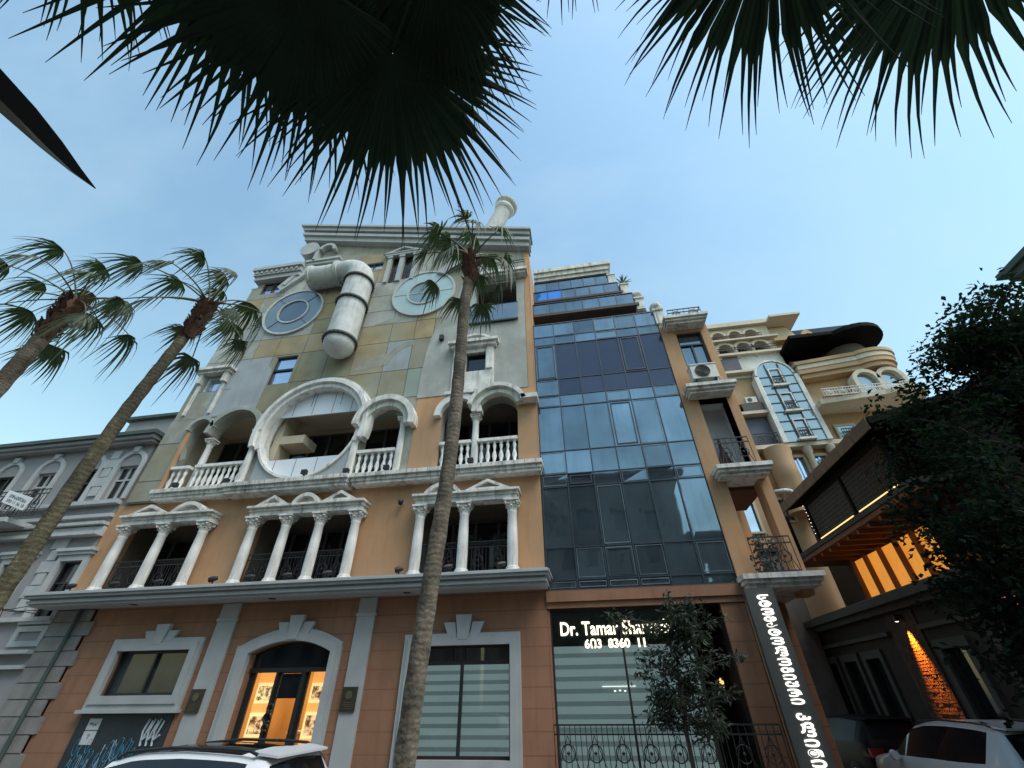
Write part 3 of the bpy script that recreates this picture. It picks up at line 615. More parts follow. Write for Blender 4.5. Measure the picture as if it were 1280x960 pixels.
# nose
PX, PY = -9.28, 11.78
m = MB()
path = [(-11.95, PY + .1, 19.06), (-11.2, PY + .1, 19.07), (-10.45, PY + .05, 19.1)] + [(-10.1 + .82 * math.sin(rad(a)), PY, 18.28 + .82 * math.cos(rad(a))) for a in range(10, 91, 10)] + [(PX, PY, 17.2), (PX, PY, 15.4), (PX, PY, 14.0)]
m.tube(path, [.60, .57, .56, .57, .58, .59, .60, .61, .62, .62, .63, .63] + [.63] * (len(path) - 12), 32)
m.lathe((PX, PY, 14.0), [(.63, 0)] + [(.63 * math.cos(rad(a)), -.63 * math.sin(rad(a)) * .95) for a in range(10, 90, 10)] + [(.02, -.60)], 32)
nose = m.obj('nose_pipe', CONC, OB)
for z in (17.95, 16.42, 14.12):
    m = MB(); m.lathe((PX, PY, z), [(.62, 0), (.72, .0), (.72, .12), (.62, .12)], 36); 
    for k in range(24):
        a = 2 * PI * k / 24; m.box(PX + .72 * math.cos(a) - .025, PX + .72 * math.cos(a) + .025, PY + .72 * math.sin(a) - .025, PY + .72 * math.sin(a) + .025, z - .025, z + .02)
    m.obj('flange', mat('dark_flange', (.06, .065, .065), .7) if 'dark_flange' not in MATS else MATS['dark_flange'], nose)
m = MB(); m.tube([(-10.62, PY + .05, 19.1), (-10.46, PY + .05, 19.1)], .65, 32)
for k in range(22):
    a = 2 * PI * k / 22; p = V3((-10.63, PY + .05 + .61 * math.cos(a), 19.1 + .61 * math.sin(a))); m.tube([p, p + V3((-.05, 0, 0))], .035, 6)
m.obj('flange', CONC, nose)
m = MB(); m.tube([(-12.08, PY + .1, 19.06), (-11.94, PY + .1, 19.06)], .67, 32); m.obj('end_collar', CONC, nose)
# mouth ring, white panels, loggia
m = MB(); m.ring(-9.65, 10.12, 1.95, 2.14, -20, 200, 12.14, YU + .3, 48); m.ring(-9.65, 10.12, 2.142, 2.30, -16, 196, 12.02, YU + .1, 48); m.ring(-9.65, 10.12, 2.302, 2.42, -14, 194, 12.14, YU, 48)
m.ring(-9.65, 10.12, 1.94, 2.03, 200, 340, 12.16, YU + .3, 30); m.obj('mouth_arch', WHITE, OB)
m = MB(); m.plate([(-11.45, 8.04), (-7.80, 8.04), (-7.80, 9.05), (-7.85, 9.05)] + arcp(-9.65, 10.12, 2.04, 329, 211, 24) + [(-11.45, 9.05)], [], 12.24, 12.36); 
m.obj('spandrel', P_BLU, OB)
m = MB(); m.plate(arcp(-9.65, 10.12, 1.945, 26, 154, 24), [], 12.5, 12.55); m.obj('mouth_panel', WPANEL, OB); m = MB(); m.plate(arcp(-9.65, 10.12, 1.945, 213, 327, 24), [], 12.5, 12.55); wp = m.obj('mouth_panel', WPANEL, OB)
m = MB()
for x in (-10.9, -10.05, -9.2, -8.4): m.box(x - .009, x + .009, 12.494, 12.499, 11.0, 10.12 + math.sqrt(1.93 ** 2 - (x + 9.65) ** 2)); m.box(x - .009, x + .009, 12.494, 12.499, 10.12 - math.sqrt(1.93 ** 2 - (x + 9.65) ** 2), 9.04)
m.obj('panel_joints', SEAM, wp)
lg = glazed_back(OB, 'loggia', -15.3, -5.9, 8.0, 11.4, YU + 2.0, 11, (9.3,), 1.59, CREAMI)
m = MB(); m.box(-11.6, -11.3, 12.82, 13.6, 8.01, 11.39); m.box(-11.3, -10.3, 12.83, 13.7, 9.95, 10.3); m.obj('pier', CREAMI, lg)
glazed_back(OB, 'loggia', -4.7, -1.5, 8.0, 11.1, YU + 1.8, 4, (9.4,), 1.39)
for x, y in ((-14.2, 12.62), (-11.88, 12.3), (-7.72, 12.3), (-6.02, 12.42)): column_part(OB, 2.28, .13, x, y, 8.03)
column_part(OB, 2.10, .125, -3.25, 12.42, 8.03)
m = MB(); m.ring(-13.13, 10.36, 1.045, 1.24, 2, 176, 12.2, YU + .2, 28); m.obj('arch_moulding', P_GRY, OB)
m = MB(); m.ring(-14.68, 10.64, .475, .62, 10, 178, 12.2, YU + .2, 18); m.obj('arch_moulding', P_GRY, OB)
m = MB(); m.ring(-6.66, 10.0, .76, .98, -4, 184, 12.08, YU + .1, 28); m.ring(-6.66, 10.0, .982, 1.20, -8, 180, 11.94, YU, 28); m.obj('arch_moulding', DIRTYW, OB)
m = MB(); m.ring(-2.42, 10.12, .74, .96, 20, 178, 12.1, YU + .1, 24); m.ring(-2.42, 10.12, .962, 1.12, 18, 165, 11.95, YU, 24); m.box(-1.55, -.95, 11.95, YU, 10.42, 10.6); m.obj('arch_moulding', DIRTYW, OB)
m = MB(); m.ring(-3.90, 10.16, .66, .90, 0, 180, 12.16, YU + .1, 24); m.obj('arch_moulding', WHITE, OB)
def balustrade(x0, x1, y, z0, z1):
    m = MB(); m.box(x0, x1, y - .11, y + .11, z1 - .11, z1); m.box(x0, x1, y - .1, y + .1, z0, z0 + .08)
    h = z1 - z0 - .19; n = max(2, int((x1 - x0) / .21))
    for i in range(n):
        x = x0 + (x1 - x0) * (i + .5) / n
        m.lathe((x, y, z0 + .08), [(.075, 0), (.075, .05), (.04, .08), (.085, h * .32), (.05, h * .52), (.035, h * .6), (.065, h * .8), (.04, h * .9), (.075, h)], 9)
    return m.obj('balustrade', WHITE, OB)
balustrade(-15.1, -14.32, 12.4, 8.08, 9.06); balustrade(-14.08, -12.02, 12.4, 8.08, 9.06); balustrade(-7.58, -6.15, 12.4, 8.08, 9.06); balustrade(-4.5, -3.38, 12.4, 8.08, 9.10); balustrade(-3.12, -1.74, 12.4, 8.08, 9.10)
m = MB(); m.box(-15.24, -15.14, 12.3, YU, 8.02, 10.6); m.obj('orange_jamb', ORANGE, OB)
# windows of the upper wall
def up_window(x0, x1, z0, z1, fw_=.09, gm=SKYGL, nx=1, zs=(), hood=None, fm=DARKM):
    m = MB(); m.plate(rect(x0, x1, z0, z1), [rect(x0 + (x1 - x0) * i / nx + fw_ * .5, x0 + (x1 - x0) * (i + 1) / nx - fw_ * .5, a + fw_ * .5, b - fw_ * .5) for i in range(nx) for a, b in zip([z0, *zs], [*zs, z1])], YU + .05, YU + .12)
    o = m.obj('window', fm, OB); m = MB(); m.box(x0, x1, YU + .121, YU + .127, z0, z1); m.obj('pane', gm, o); return o
o = up_window(-15.74, -14.94, 12.05, 13.5, .1, SKYGL, 1, (), fm=WHITE)
m = MB(); m.box(-16.25, -14.45, 12.0, YU - .02, 13.72, 13.86); m.box(-16.15, -14.55, 12.12, YU - .02, 13.58, 13.718); m.box(-16.05, -15.85, 12.16, YU - .02, 13.1, 13.579); m.box(-14.82, -14.62, 12.16, YU - .02, 13.1, 13.579)
m.box(-16.0, -15.88, 12.3, YU - .02, 11.5, 13.09); m.box(-14.80, -14.68, 12.3, YU - .02, 11.5, 13.09); m.obj('window_surround', DIRTYW, o)
up_window(-12.62, -11.62, 12.12, 14.28, .09, SKYGL, 1, (13.55,))
o = up_window(-3.76, -2.98, 12.2, 13.1, .08, GLASSD, 1, ())
m = MB(); m.plate(rect(-4.3, -2.62, 11.15, 13.35), [rect(-3.78, -2.96, 12.15, 13.12)], YU - .12, YU - .046); m.box(-4.5, -2.42, 12.0, YU - .046, 13.52, 13.66); m.box(-4.4, -2.52, 12.1, YU - .046, 13.352, 13.518)
m.ring(-3.4, 13.0, .9, 1.0, 48, 132, 12.08, YU - .046, 16); m.box(-4.25, -4.0, 12.2, YU - .12, 12.9, 13.35); m.box(-2.92, -2.67, 12.2, YU - .12, 12.2, 13.35); m.box(-4.45, -2.5, 12.1, YU - .046, 11.02, 11.148); m.obj('window_surround', DIRTYW, o)
for k in range(3):
    m = MB()
up_window(-9.80, -8.72, 19.86, 20.4, .07, SKYGL, 2)
up_window(-15.45, -14.28, 19.1, 19.98, .08, SKYGL, 2)
for h in h_pw: o = up_window(h[0][0], h[1][0], h[0][1], h[2][1], .06, GLASSD, 1)
m = MB()
for x0, x1 in ((-8.42, -8.21), (-7.77, -7.53), (-7.01, -6.8)): m.box(x0, x1, YU - .13, YU - .022, 18.55, 20.6); m.box(x0 - .04, x1 + .04, YU - .18, YU - .022, 20.45, 20.6)
m.box(-8.6, -6.62, YU - .2, YU - .022, 20.602, 20.75); m.plate([(-8.7, 20.752), (-6.5, 20.752), (-7.6, 21.25)], [[(-8.2, 20.82), (-7.0, 20.82), (-7.6, 21.12)]], YU - .24, YU - .022); m.obj('window_surround', GREYW, OB)
m = MB(); m.recess(-3.6, -1.6, YU + .401, YU + 2.2, 15.5, 17.4); bl = m.obj('top_balcony', INSIDE, OB)
m = MB(); m.box(-3.72, -1.62, 12.26, 12.3, 14.84, 15.80); m.obj('glass_parapet', mat('grey_parapet_glass', (.20, .24, .28), .08, .1, metal=.6), bl)
m = MB(); m.box(-3.75, -1.6, 12.24, 12.32, 14.76, 14.838); m.box(-3.75, -1.6, 12.25, 12.31, 15.802, 15.83); m.obj('parapet_rail', DARKM, bl)
m = MB(); m.box(-3.3, -1.1, 11.9, YU - .05, 17.62, 17.78); m.box(-3.2, -1.2, 12.0, YU - .05, 17.5, 17.618); m.obj('balcony_ledge', DIRTYW, OB)
railing_mb(-3.2, -1.2, 11.96, 17.78, 18.35, .3, False).obj('railing', BLACKI, OB)
m = MB(); m.ring(-4.3, 17.9, 1.0, 1.35, 5, 150, YU - .25, YU - .046, 24); m.ring(-4.3, 17.9, 1.352, 1.5, 5, 150, YU - .18, YU - .046, 24); m.obj('arch_moulding', GREYW, OB)
m = MB(); m.box(-5.0, -4.82, YU - .2, YU - .046, 14.05, 14.3); m.obj('wall_lamp', DARKM, OB)
# roof edge: level cornice over the left side, raking cornice over the rest
m = MB()
m.box(-15.95, -13.3, 12.12, YU + .3, 20.02, 20.3); m.box(-16.02, -13.25, 12.02, YU + .3, 20.302, 20.62); m.box(-16.1, -13.2, 11.9, YU + .3, 20.622, 20.85)
for k in range(9): m.box(-15.9 + k * .29, -15.76 + k * .29, 11.96, 12.02, 20.4, 20.6)
m.obj('cornice', GREYW, OB)
def raking(x0, x1, lo0, lo1, th0, th1, y, mi=0):
    return [(x0, lo0), (x1, lo1), (x1, lo1 + th1), (x0, lo0 + th0)]
m = MB()
def rake(m, x0, x1, base, off, th, y):
    f = lambda x: base + (-1.0 - x) * .285
    m.plate([(x0, f(x0) + off), (x1, f(x1) + off), (x1, f(x1) + off + th), (x0, f(x0) + off + th)], [], y, YU + .3)
rake(m, -13.95, -.95, 19.5, 0, .34, 12.05); rake(m, -14.1, -.9, 19.5, .342, .22, 11.92); rake(m, -14.0, -.95, 19.5, .564, .16, 12.08); rake(m, -14.15, -.88, 19.5, .726, .26, 11.86); rake(m, -14.3, -.8, 19.5, .988, .16, 11.74)
m.obj('raking_cornice', MATS['grey_painted_trim'], OB)
m = MB()
m.tube([(-13.3, 12.0, 22.15), (-13.3, 12.7, 22.15)], .55, 24); m.ring(-12.2, 21.95, .32, .5, -10, 175, 12.05, YU, 20); m.box(-12.85, -12.68, 12.06, YU, 21.0, 22.1)
m.box(-13.2, -11.2, 12.06, YU, 20.95, 21.12); m.box(-13.1, -11.3, 12.14, YU, 20.75, 20.948); m.obj('scroll_bracket', GREYW, OB)
m = MB(); m.plate([(-13.5, 20.7), (-13.1, 21.0), (-12.75, 20.35), (-14.05, 18.95), (-14.35, 19.3)], [], YU - .2, YU - .02); m.plate([(-13.35, 20.6), (-13.1, 20.75), (-13.9, 19.3), (-14.1, 19.42)], [], YU - .26, YU - .201); m.obj('slanting_moulding', NTRIM, OB)
# trumpet pipe on the roof
m = MB(); a0, a1 = V3((-3.75, 13.1, 20.9)), V3((-2.22, 13.1, 25.3)); d_ = (a1 - a0).normalized()
m.tube([a0, a0 + (a1 - a0) * .8, a0 + (a1 - a0) * .9], [.46, .45, .46], 24); tp = m.obj('roof_pipe', CONC, OB)
m = MB(); q = a0 + (a1 - a0) * .86; m.tube([q, q + d_ * .12, q + d_ * .25, q + d_ * .27, q + d_ * .42, q + d_ * .44, q + d_ * .66], [.48, .58, .58, .52, .52, .66, .66], 28); m.obj('pipe_flange', WHITE, tp)
m = MB(); m.plate([(-16.0, 19.9), (-13.4, 20.4), (-13.5, 22.9), (-1.1, 19.4), (-1.1, 7.8), (-16.3, 7.8)], [], YU + 5.9, YU + 6.1); m.obj('back_wall', STUCG, OB)
m = MB(); m.box(-16.2, -1.1, YU + .45, YU + 5.8, 19.2, 19.35); m.obj('roof', SEAM, OB)
# ---------------- floodlights and the camera on the wall
def floodlight_mb():
    m = MB(); m.box(-.09, .09, -.06, .05, .10, .24); m.box(-.10, .10, -.08, -.06, .09, .25); m.bar((0, 0, 0), (0, .01, .12), .03, .03); m.box(-.06, .06, -.04, .04, 0, .02); return m
def flood_spot_mb():
    m = MB(); m.tube([(-.10, -.06, .12), (.0, -.03, .15), (.10, .02, .18)], [.075, .08, .05], 10); m.bar((0, 0, 0), (0, -.02, .13), .03, .03); m.box(-.05, .05, -.04, .04, 0, .02); return m
f0 = flood_spot_mb().obj('floodlight', BLKPL)
WHERE = ['leftmost column of the left trio', 'middle column of the left trio', 'last column of the left trio', 'first column of the row of four', 'second column of the row of four', 'third column of the row of four', 'fourth column of the row of four', 'column left of the palm trunk', 'column just right of the palm trunk', 'rightmost white column']
for i, x in enumerate(LOWX):
    o = f0 if i == 0 else f0.copy()
    if i: COL.objects.link(o)
    o.location = (x - .22, 11.72, 4.641); tag(o, 'small black floodlight at the foot of the ' + WHERE[i], 'floodlight', 'floodlights on the balcony edge')
f1 = floodlight_mb().obj('floodlight', BLKPL)
for i, (x, y, lab) in enumerate(((-14.25, 12.08, 'black floodlight on the ledge below the leftmost balustrade'), (-12.2, 12.08, 'black floodlight on the ledge at the left corner of the mouth'), (-9.1, 11.92, 'black floodlight on the ledge under the round mouth'), (-7.65, 12.08, 'black floodlight on the ledge at the right corner of the mouth'), (-6.2, 12.08, 'black floodlight at the end of the balustrade right of the mouth'), (-3.28, 12.08, 'black floodlight at the column beside the palm trunk'))):
    o = f1 if i == 0 else f1.copy()
    if i: COL.objects.link(o)
    o.location = (x, y, 7.99 + (.0 if i != 2 else .0)); tag(o, lab, 'floodlight', 'floodlights on the second ledge')
t = thing('security_camera', 'small dark security camera on the orange wall left of the palm trunk', 'camera', (-5.6, 12.48, 7.0))
m = MB(); m.tube([(-5.6, 12.5, 7.02), (-5.6, 12.34, 7.0)], .03, 8); m.obj('bracket', WHITE, t)
m = MB(); m.lathe((-5.6, 12.3, 6.9), [(.02, 0), (.07, .03), (.085, .1), (.085, .16), (.03, .18)], 12); m.obj('housing', DARKM, t)

# ================================================================== GLASS BUILDING WITH THE ORANGE BAY
GB_ = thing('glass_building', 'blue glass fronted building with stepped terraces on top and a narrow orange bay', 'building', (2.2, 12.6, 0))
YG = 12.56
gx = [-1.0 + i * (4.98 / 6) for i in range(7)]
gz = [4.25, 4.50, 5.37, 7.22, 7.66, 8.49, 10.28, 10.77, 11.53, 13.30, 13.75, 14.48]
m = MB(); gr = random.Random(3)
for i in range(6):
    for k in range(len(gz) - 1):
        x0, x1, z0, z1 = gx[i], gx[i + 1], gz[k], gz[k + 1]
        dark = (k in (7, 8)) and i > 0
        bow = [gr.uniform(-.006, .006) for _ in range(4)]
        m.add([(x0, YG + bow[0], z0), (x1, YG + bow[1], z0), (x1, YG + bow[2], z1), (x0, YG + bow[3], z1)], [(0, 1, 2, 3)], 1 if dark else 0)
m.box(-1.0, 3.98, YG + .1, YG + .4, 4.25, 14.48, 2)
cw = m.obj('curtain_wall', [GLASSB, GLASSP, SEAM], GB_)
m = MB()
for x in gx: m.box(x - .018, x + .018, YG - .03, YG + .05, 4.25, 14.48)
for z in gz: m.box(-1.0, 3.98, YG - .025, YG + .045, z - .016, z + .016)
for (i, k) in ((3, 5), (1, 3), (2, 1), (4, 8), (0, 8)):
    x0, x1, z0, z1 = gx[i] + .07, gx[i + 1] - .07, gz[k] + .07, gz[k + 1] - .07
    m.plate(rect(x0, x1, z0, z1), [rect(x0 + .04, x1 - .04, z0 + .04, z1 - .04)], YG - .026, YG + .03)
m.obj('mullions', MULL, cw)
m = MB()
for i in range(6):
    for k in range(len(gz) - 1):
        if gr.random() < .5 and not (k in (7, 8) and i > 0):
            x0, x1, z0, z1 = gx[i] + .05, gx[i + 1] - .05, gz[k] + .05, gz[k + 1] - .05; q = .012
            m.plate(rect(x0, x1, z0, z1), [rect(x0 + q, x1 - q, z0 + q * gr.uniform(.5, 2), z1 - q * gr.uniform(.5, 2))], YG - .018, YG - .012)
m.obj('pane_edges', mat('pale_pane_edge', (.20, .25, .28), .4, .3, 2, metal=.3), cw)
# header beam, shop window, doorway, piers
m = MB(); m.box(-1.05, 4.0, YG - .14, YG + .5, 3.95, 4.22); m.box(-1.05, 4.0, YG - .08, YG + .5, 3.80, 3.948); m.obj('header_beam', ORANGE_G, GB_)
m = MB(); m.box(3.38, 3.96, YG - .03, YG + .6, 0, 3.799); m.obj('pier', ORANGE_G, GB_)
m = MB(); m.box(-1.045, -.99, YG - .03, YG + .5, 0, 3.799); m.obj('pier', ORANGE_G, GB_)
sw = MB(); sw.plate(rect(-.985, 2.56, .55, 3.79), [rect(-.95, .78, .62, 3.74), rect(.83, 2.5, .62, 3.74)], YG + .02, YG + .09); sw = sw.obj('shop_window', DARKM, GB_)
m = MB(); m.box(-.96, 2.53, YG + .05, YG + .056, .58, 3.76); m.obj('pane', CLEAR, sw)
m = MB(); m.box(-.95, 2.5, YG + .10, YG + .13, 2.95, 3.74); m.obj('sign_back_panel', mat('dark_olive_sign_back', (.05, .045, .028), .6, .1), sw)
blinds(sw, -.95, 2.5, .6, 3.2, YG + .22, .245)
m = MB(); m.recess(-.98, 2.55, YG + .3, YG + 1.4, .5, 3.79); m.obj('window_recess', INSIDE, sw)
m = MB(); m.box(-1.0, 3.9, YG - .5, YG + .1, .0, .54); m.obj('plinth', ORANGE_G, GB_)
m = MB(); m.recess(2.58, 3.37, YG + .05, YG + 2.5, .1, 3.79); m.obj('doorway', mat('dark_passage', (.03, .02, .015), .9), GB_)
t = thing('wall_lantern', 'small warm lamp glowing inside the dark doorway beside the shop window', 'lamp', (3.1, YG + .7, 2.1))
m = MB(); m.lathe((3.1, YG + .7, 2.05), [(.02, 0), (.05, .04), (.05, .16), (.02, .2)], 10); m.obj('bulb', mat('amber_bulb', (1, .6, .2), .5, emit=(1, .5, .15), es=.9), t)
m = MB(); m.box(3.07, 3.13, YG + .75, YG + .85, 2.1, 2.2); m.box(3.04, 3.16, YG + .65, YG + .75, 2.25, 2.28); m.obj('bracket', DARKM, t)
# shop lettering
t = thing('shop_sign', 'glowing cream shop lettering in two lines above the striped blinds', 'sign', (.7, YG, 2.9))
shift(text_mb('Dr. Tamar Sharvadze', 2.98, .31, .04, .012), lambda x, y, z: (x - .73, y + YG - .02, z + 3.17)).obj('name_lettering', LETTER, t)
shift(text_mb('6Ი3  8360  11', 1.50, .205, .04, .02), lambda x, y, z: (x - .14, y + YG - .02, z + 2.885)).obj('second_line_lettering', LETTER, t)
m = MB(); m.box(.18, .98, YG + .19, YG + .20, 2.10, 2.115); m.box(.45, .50, YG + .19, YG + .2, 2.0, 2.03); m.box(.57, .62, YG + .19, YG + .2, 2.01, 2.04); m.box(.69, .74, YG + .19, YG + .2, 2.0, 2.03); m.obj('inner_sticker', LETTER2, t)
# railing in front of the shop
t = thing('shop_railing', 'black wrought iron railing with circles and diamonds in front of the shop window', 'railing', (1.3, 12.02, 0))
railing_mb(-1.0, 2.5, 12.04, .56, 1.41, .115).obj('panel', BLACKI, t)
t = thing('shop_railing', 'black iron railing across the doorway between shop window and sign panel', 'railing', (3.0, 12.02, 0))
railing_mb(2.62, 3.75, 12.04, .56, 1.41, .14).obj('panel', BLACKI, t)
# set-back terraces
def tier(x1, y, z0, z1, rows, n, colsp=None):
    m = MB(); dx = (x1 + 1.0) / n
    for i in range(n):
        for a, b in rows:
            x0_, x1_ = -1.0 + i * dx, -1.0 + (i + 1) * dx
            mi = 1 if (colsp and i in colsp) else 0
            m.add([(x0_, y, a), (x1_, y + gr.uniform(-.004, .004), a), (x1_, y, b), (x0_, y + gr.uniform(-.004, .004), b)], [(0, 1, 2, 3)], mi)
    o = m.obj('terrace_glazing', [GLASSB, GLASSU], GB_)
    m = MB()
    for i in range(n + 1): m.box(-1.0 + i * dx - .02, -1.0 + i * dx + .02, y - .025, y + .04, z0, z1)
    for a, b in rows: m.box(-1.0, x1, y - .03, y + .045, a - .02, a + .02); m.box(-1.0, x1, y - .035, y + .05, b - .02, b + .02)
    m.obj('mullions', MULL, o); return o
tier(3.45, 13.0, 15.55, 16.25, [(15.55, 16.25)], 6)
tier(3.15, 14.0, 17.55, 18.25, [(17.55, 18.25)], 6, (0, 1))
tier(2.95, 15.0, 19.3, 20.2, [(19.35, 20.15)], 6)
m = MB(); m.box(-1.0, 3.6, 12.9, 16, 15.38, 15.53); m.box(-1.0, 3.3, 13.9, 16, 17.4, 17.53); m.box(-1.0, 3.9, 12.62, 16, 14.49, 14.6); m.obj('terrace_floor', SOFFIT, GB_)
m = MB(); m.box(-1.0, 3.3, 15.05, 16, 14.6, 20.2); m.box(3.5, 3.9, 13.2, 16, 14.6, 15.38); m.obj('terrace_back_wall', SOFFIT, GB_)
m = MB(); m.box(-1.0, 3.05, 14.9, 16, 20.2, 20.42); m.box(-1.0, 3.12, 14.8, 16, 20.422, 20.72); m.box(-1.0, 3.2, 14.7, 16, 20.722, 20.98); m.obj('top_cornice', DIRTYW, GB_)
def finial(x, y, z, h, ball=True):
    m = MB(); m.box(x - .17, x + .17, y - .17, y + .17, z, z + h); m.box(x - .22, x + .22, y - .22, y + .22, z + h, z + h + .07); m.box(x - .09, x + .09, y - .178, y - .171, z + .1, z + h - .1)
    if ball: m.lathe((x, y, z + h + .07), [(.12, 0), (.1, .04), (.21, .16), (.24, .28), (.2, .4), (.08, .48), (.01, .5)], 16)
    return m.obj('finial', DIRTYW, GB_)
finial(4.1, 12.62, 13.72, .7); finial(3.66, 13.15, 15.2, .62); finial(3.42, 14.1, 17.2, .75, False); finial(3.12, 15.1, 19.2, .8, False)
t = thing('agave_plant', 'small spiky potted plant on the terrace corner post against the sky', 'plant', (3.42, 14.1, 18.03))
m = MB(); m.lathe((3.42, 14.1, 18.025), [(.12, 0), (.17, .2), (.16, .22)], 12); m.obj('pot', MATS['dark_roof_edge'], t)
m = MB()
for k in range(16):
    a = k * 2.4; e = .35 + .9 * ((k * 7) % 10) / 10; d = V3((math.cos(a) * math.cos(e), math.sin(a) * math.cos(e), math.sin(e))); s_ = V3((-math.sin(a), math.cos(a), 0)) * .035
    q = V3((3.42, 14.1, 18.22)); m.add([q - s_, q + s_, q + d * .3 + s_ * .8, q + d * .3 - s_ * .8, q + d * .55 - V3((0, 0, .08))], [(0, 1, 2, 3), (3, 2, 4)])
m.obj('leaves', MATS['fan_palm_leaf'], t)
# orange bay with loggias
m = MB()
m.box(3.98, 4.50, YF, YF + .5, 0, 13.62); m.box(5.42, 5.70, YF, YF + .5, 3.9, 13.2); m.box(4.5, 5.42, YF + .002, YF + .4, 13.1, 13.62); m.box(5.42, 5.70, YF + .002, YF + .498, 13.202, 13.6)
m.box(4.5, 5.42, YF + .01, YF + .4, 10.0, 11.40)
for z in (6.1, 9.05, 11.9): pass
m.box(3.985, 4.2, YF + .5, YF + 4.0, 0, 14.4); m.box(5.44, 5.69, YF + 2.6, YF + 3.0, 3.9, 13.5)
m.obj('bay_wall', ORANGE, GB_)
m = MB(); m.box(5.5, 5.69, YF + .5, YF + 2.6, 7.6, 13.5); m.box(4.2, 5.69, YF + 2.4, YF + 2.6, 7.3, 13.5); m.obj('bay_side_wall', ORANGE, GB_)
wn = MB(); wn.plate(rect(4.5, 5.42, 11.42, 13.1), [rect(4.56, 4.93, 11.48, 12.5), rect(4.99, 5.36, 11.48, 12.5), rect(4.56, 5.36, 12.56, 13.05)], YF + .1, YF + .17); wn = wn.obj('window', DARKM, GB_)
m = MB(); m.box(4.5, 5.42, YF + .171, YF + .177, 11.42, 13.1); m.obj('pane', GLASSB, wn)
m = MB(); m.recess(4.5, 5.42, YF + .05, YF + .85, 7.30, 10.0); m.obj('niche', mat('niche_white_plaster', (.68, .68, .66), .9, .06, 1.2, .15), GB_)
m = MB(); m.plate([(4.55, 7.5), (5.2, 7.5), (5.0, 8.3), (4.9, 8.8), (4.85, 8.3)], [], YF + .6, YF + .66); m.obj('parasol_bundle', mat('brown_cloth', (.06, .035, .028), .9, .3), GB_)
def bay_ledge(x0, x1, z0, h=.3):
    m = MB(); m.box(x0 + .06, x1 - .06, 12.08, YF + .0, z0, z0 + h * .3); m.box(x0, x1, 11.98, YF, z0 + h * .3 + .001, z0 + h * .6); m.box(x0 - .05, x1 + .05, 11.9, YF, z0 + h * .6 + .001, z0 + h); m.obj('bay_ledge', DIRTYW, GB_)
bay_ledge(4.12, 5.62, 9.98); bay_ledge(4.22, 5.66, 7.0); bay_ledge(3.98, 5.78, 4.03); bay_ledge(4.1, 5.62, 12.98 + .25)
for q in ((4.2, 5.7, YF + .0021, YF + 2.4, 7.001, 7.28), (4.0, 5.75, YF + .001, YF + 2.6, 4.031, 4.3), (4.0, 5.72, YF + .41, YF + 3, 13.62, 13.75)): m = MB(); m.box(*q); m.obj('bay_floor', DIRTYW, GB_)
railing_mb(4.4, 5.36, 12.06, 7.32, 8.2, .16).obj('railing', BLACKI, GB_); railing_mb(4.38, 5.40, 12.06, 4.35, 5.22, .13).obj('railing', BLACKI, GB_)
m = railing_mb(4.3, 5.52, 12.06, 13.55, 13.95, .2); shift(m, lambda x, y, z: (x, y, z))
for (yy) in (12.3, 12.7, 13.1): m.box(5.49, 5.52, yy, yy + .02, 13.55, 13.95)
m.box(5.49, 5.52, 12.06, 13.2, 13.93, 13.96); m.box(5.49, 5.52, 12.06, 13.2, 13.57, 13.6); m.obj('roof_railing', BLACKI, GB_)
m = MB(); m.box(4.2, 5.69, YF + .5, YF + 2.39, 6.9, 6.99); m.obj('loggia_ceiling', mat('dark_brown_soffit', (.10, .05, .03), .9), GB_)
t = thing('vines', 'dry climbing plant tangled in the lower bay railing', 'plant', (4.7, 12.1, 4.35))
m = MB(); vr = random.Random(5)
for k in range(150):
    q = V3((vr.uniform(4.4, 5.1), vr.uniform(12.08, 12.3), vr.uniform(4.36, 5.3))); a = vr.uniform(0, 6.28); d = V3((math.cos(a), .3, math.sin(a))) * .07; s_ = V3((-d.z, 0, d.x)) * .5
    m.add([q, q + d * .5 + s_, q + d, q + d * .5 - s_], [(0, 1, 2, 3)])
m.obj('leaves', LEAFM, t)
# air conditioner
t = thing('air_conditioner', 'white air conditioner unit on brackets under the bay window', 'air conditioner', (4.8, 12.1, 10.42))
m = MB(); m.box(4.36, 5.2, 11.86, 12.22, 10.42, 11.0); m.box(4.34, 5.22, 11.84, 12.24, 10.98, 11.02); m.obj('body', ACW, t)
m = MB()
for r_ in (.06, .12, .18, .235): m.ring(4.72, 10.71, r_ - .008, r_ + .008, 0, 360, 11.83, 11.85, 24)
for k in range(6): m.bar((4.72, 11.845, 10.71), (4.72 + .235 * math.cos(k * PI / 3), 11.845, 10.71 + .235 * math.sin(k * PI / 3)), .014, .012, 0, (0, 1, 0))
m.disc(4.72, 10.71, .24, 11.852, 11.859, 28); m.obj('fan_grille', DARKM, t)
m = MB(); m.box(4.45, 4.49, 11.9, YF, 10.33, 10.42); m.box(5.08, 5.12, 11.9, YF, 10.33, 10.42); m.obj('bracket', DARKM, t)
m = MB(); m.tube([(5.2, 12.0, 10.6), (5.35, 12.1, 10.5), (5.38, 12.4, 10.45), (5.36, 12.5, 10.8)], .02, 6); m.obj('pipe', ACW, t)
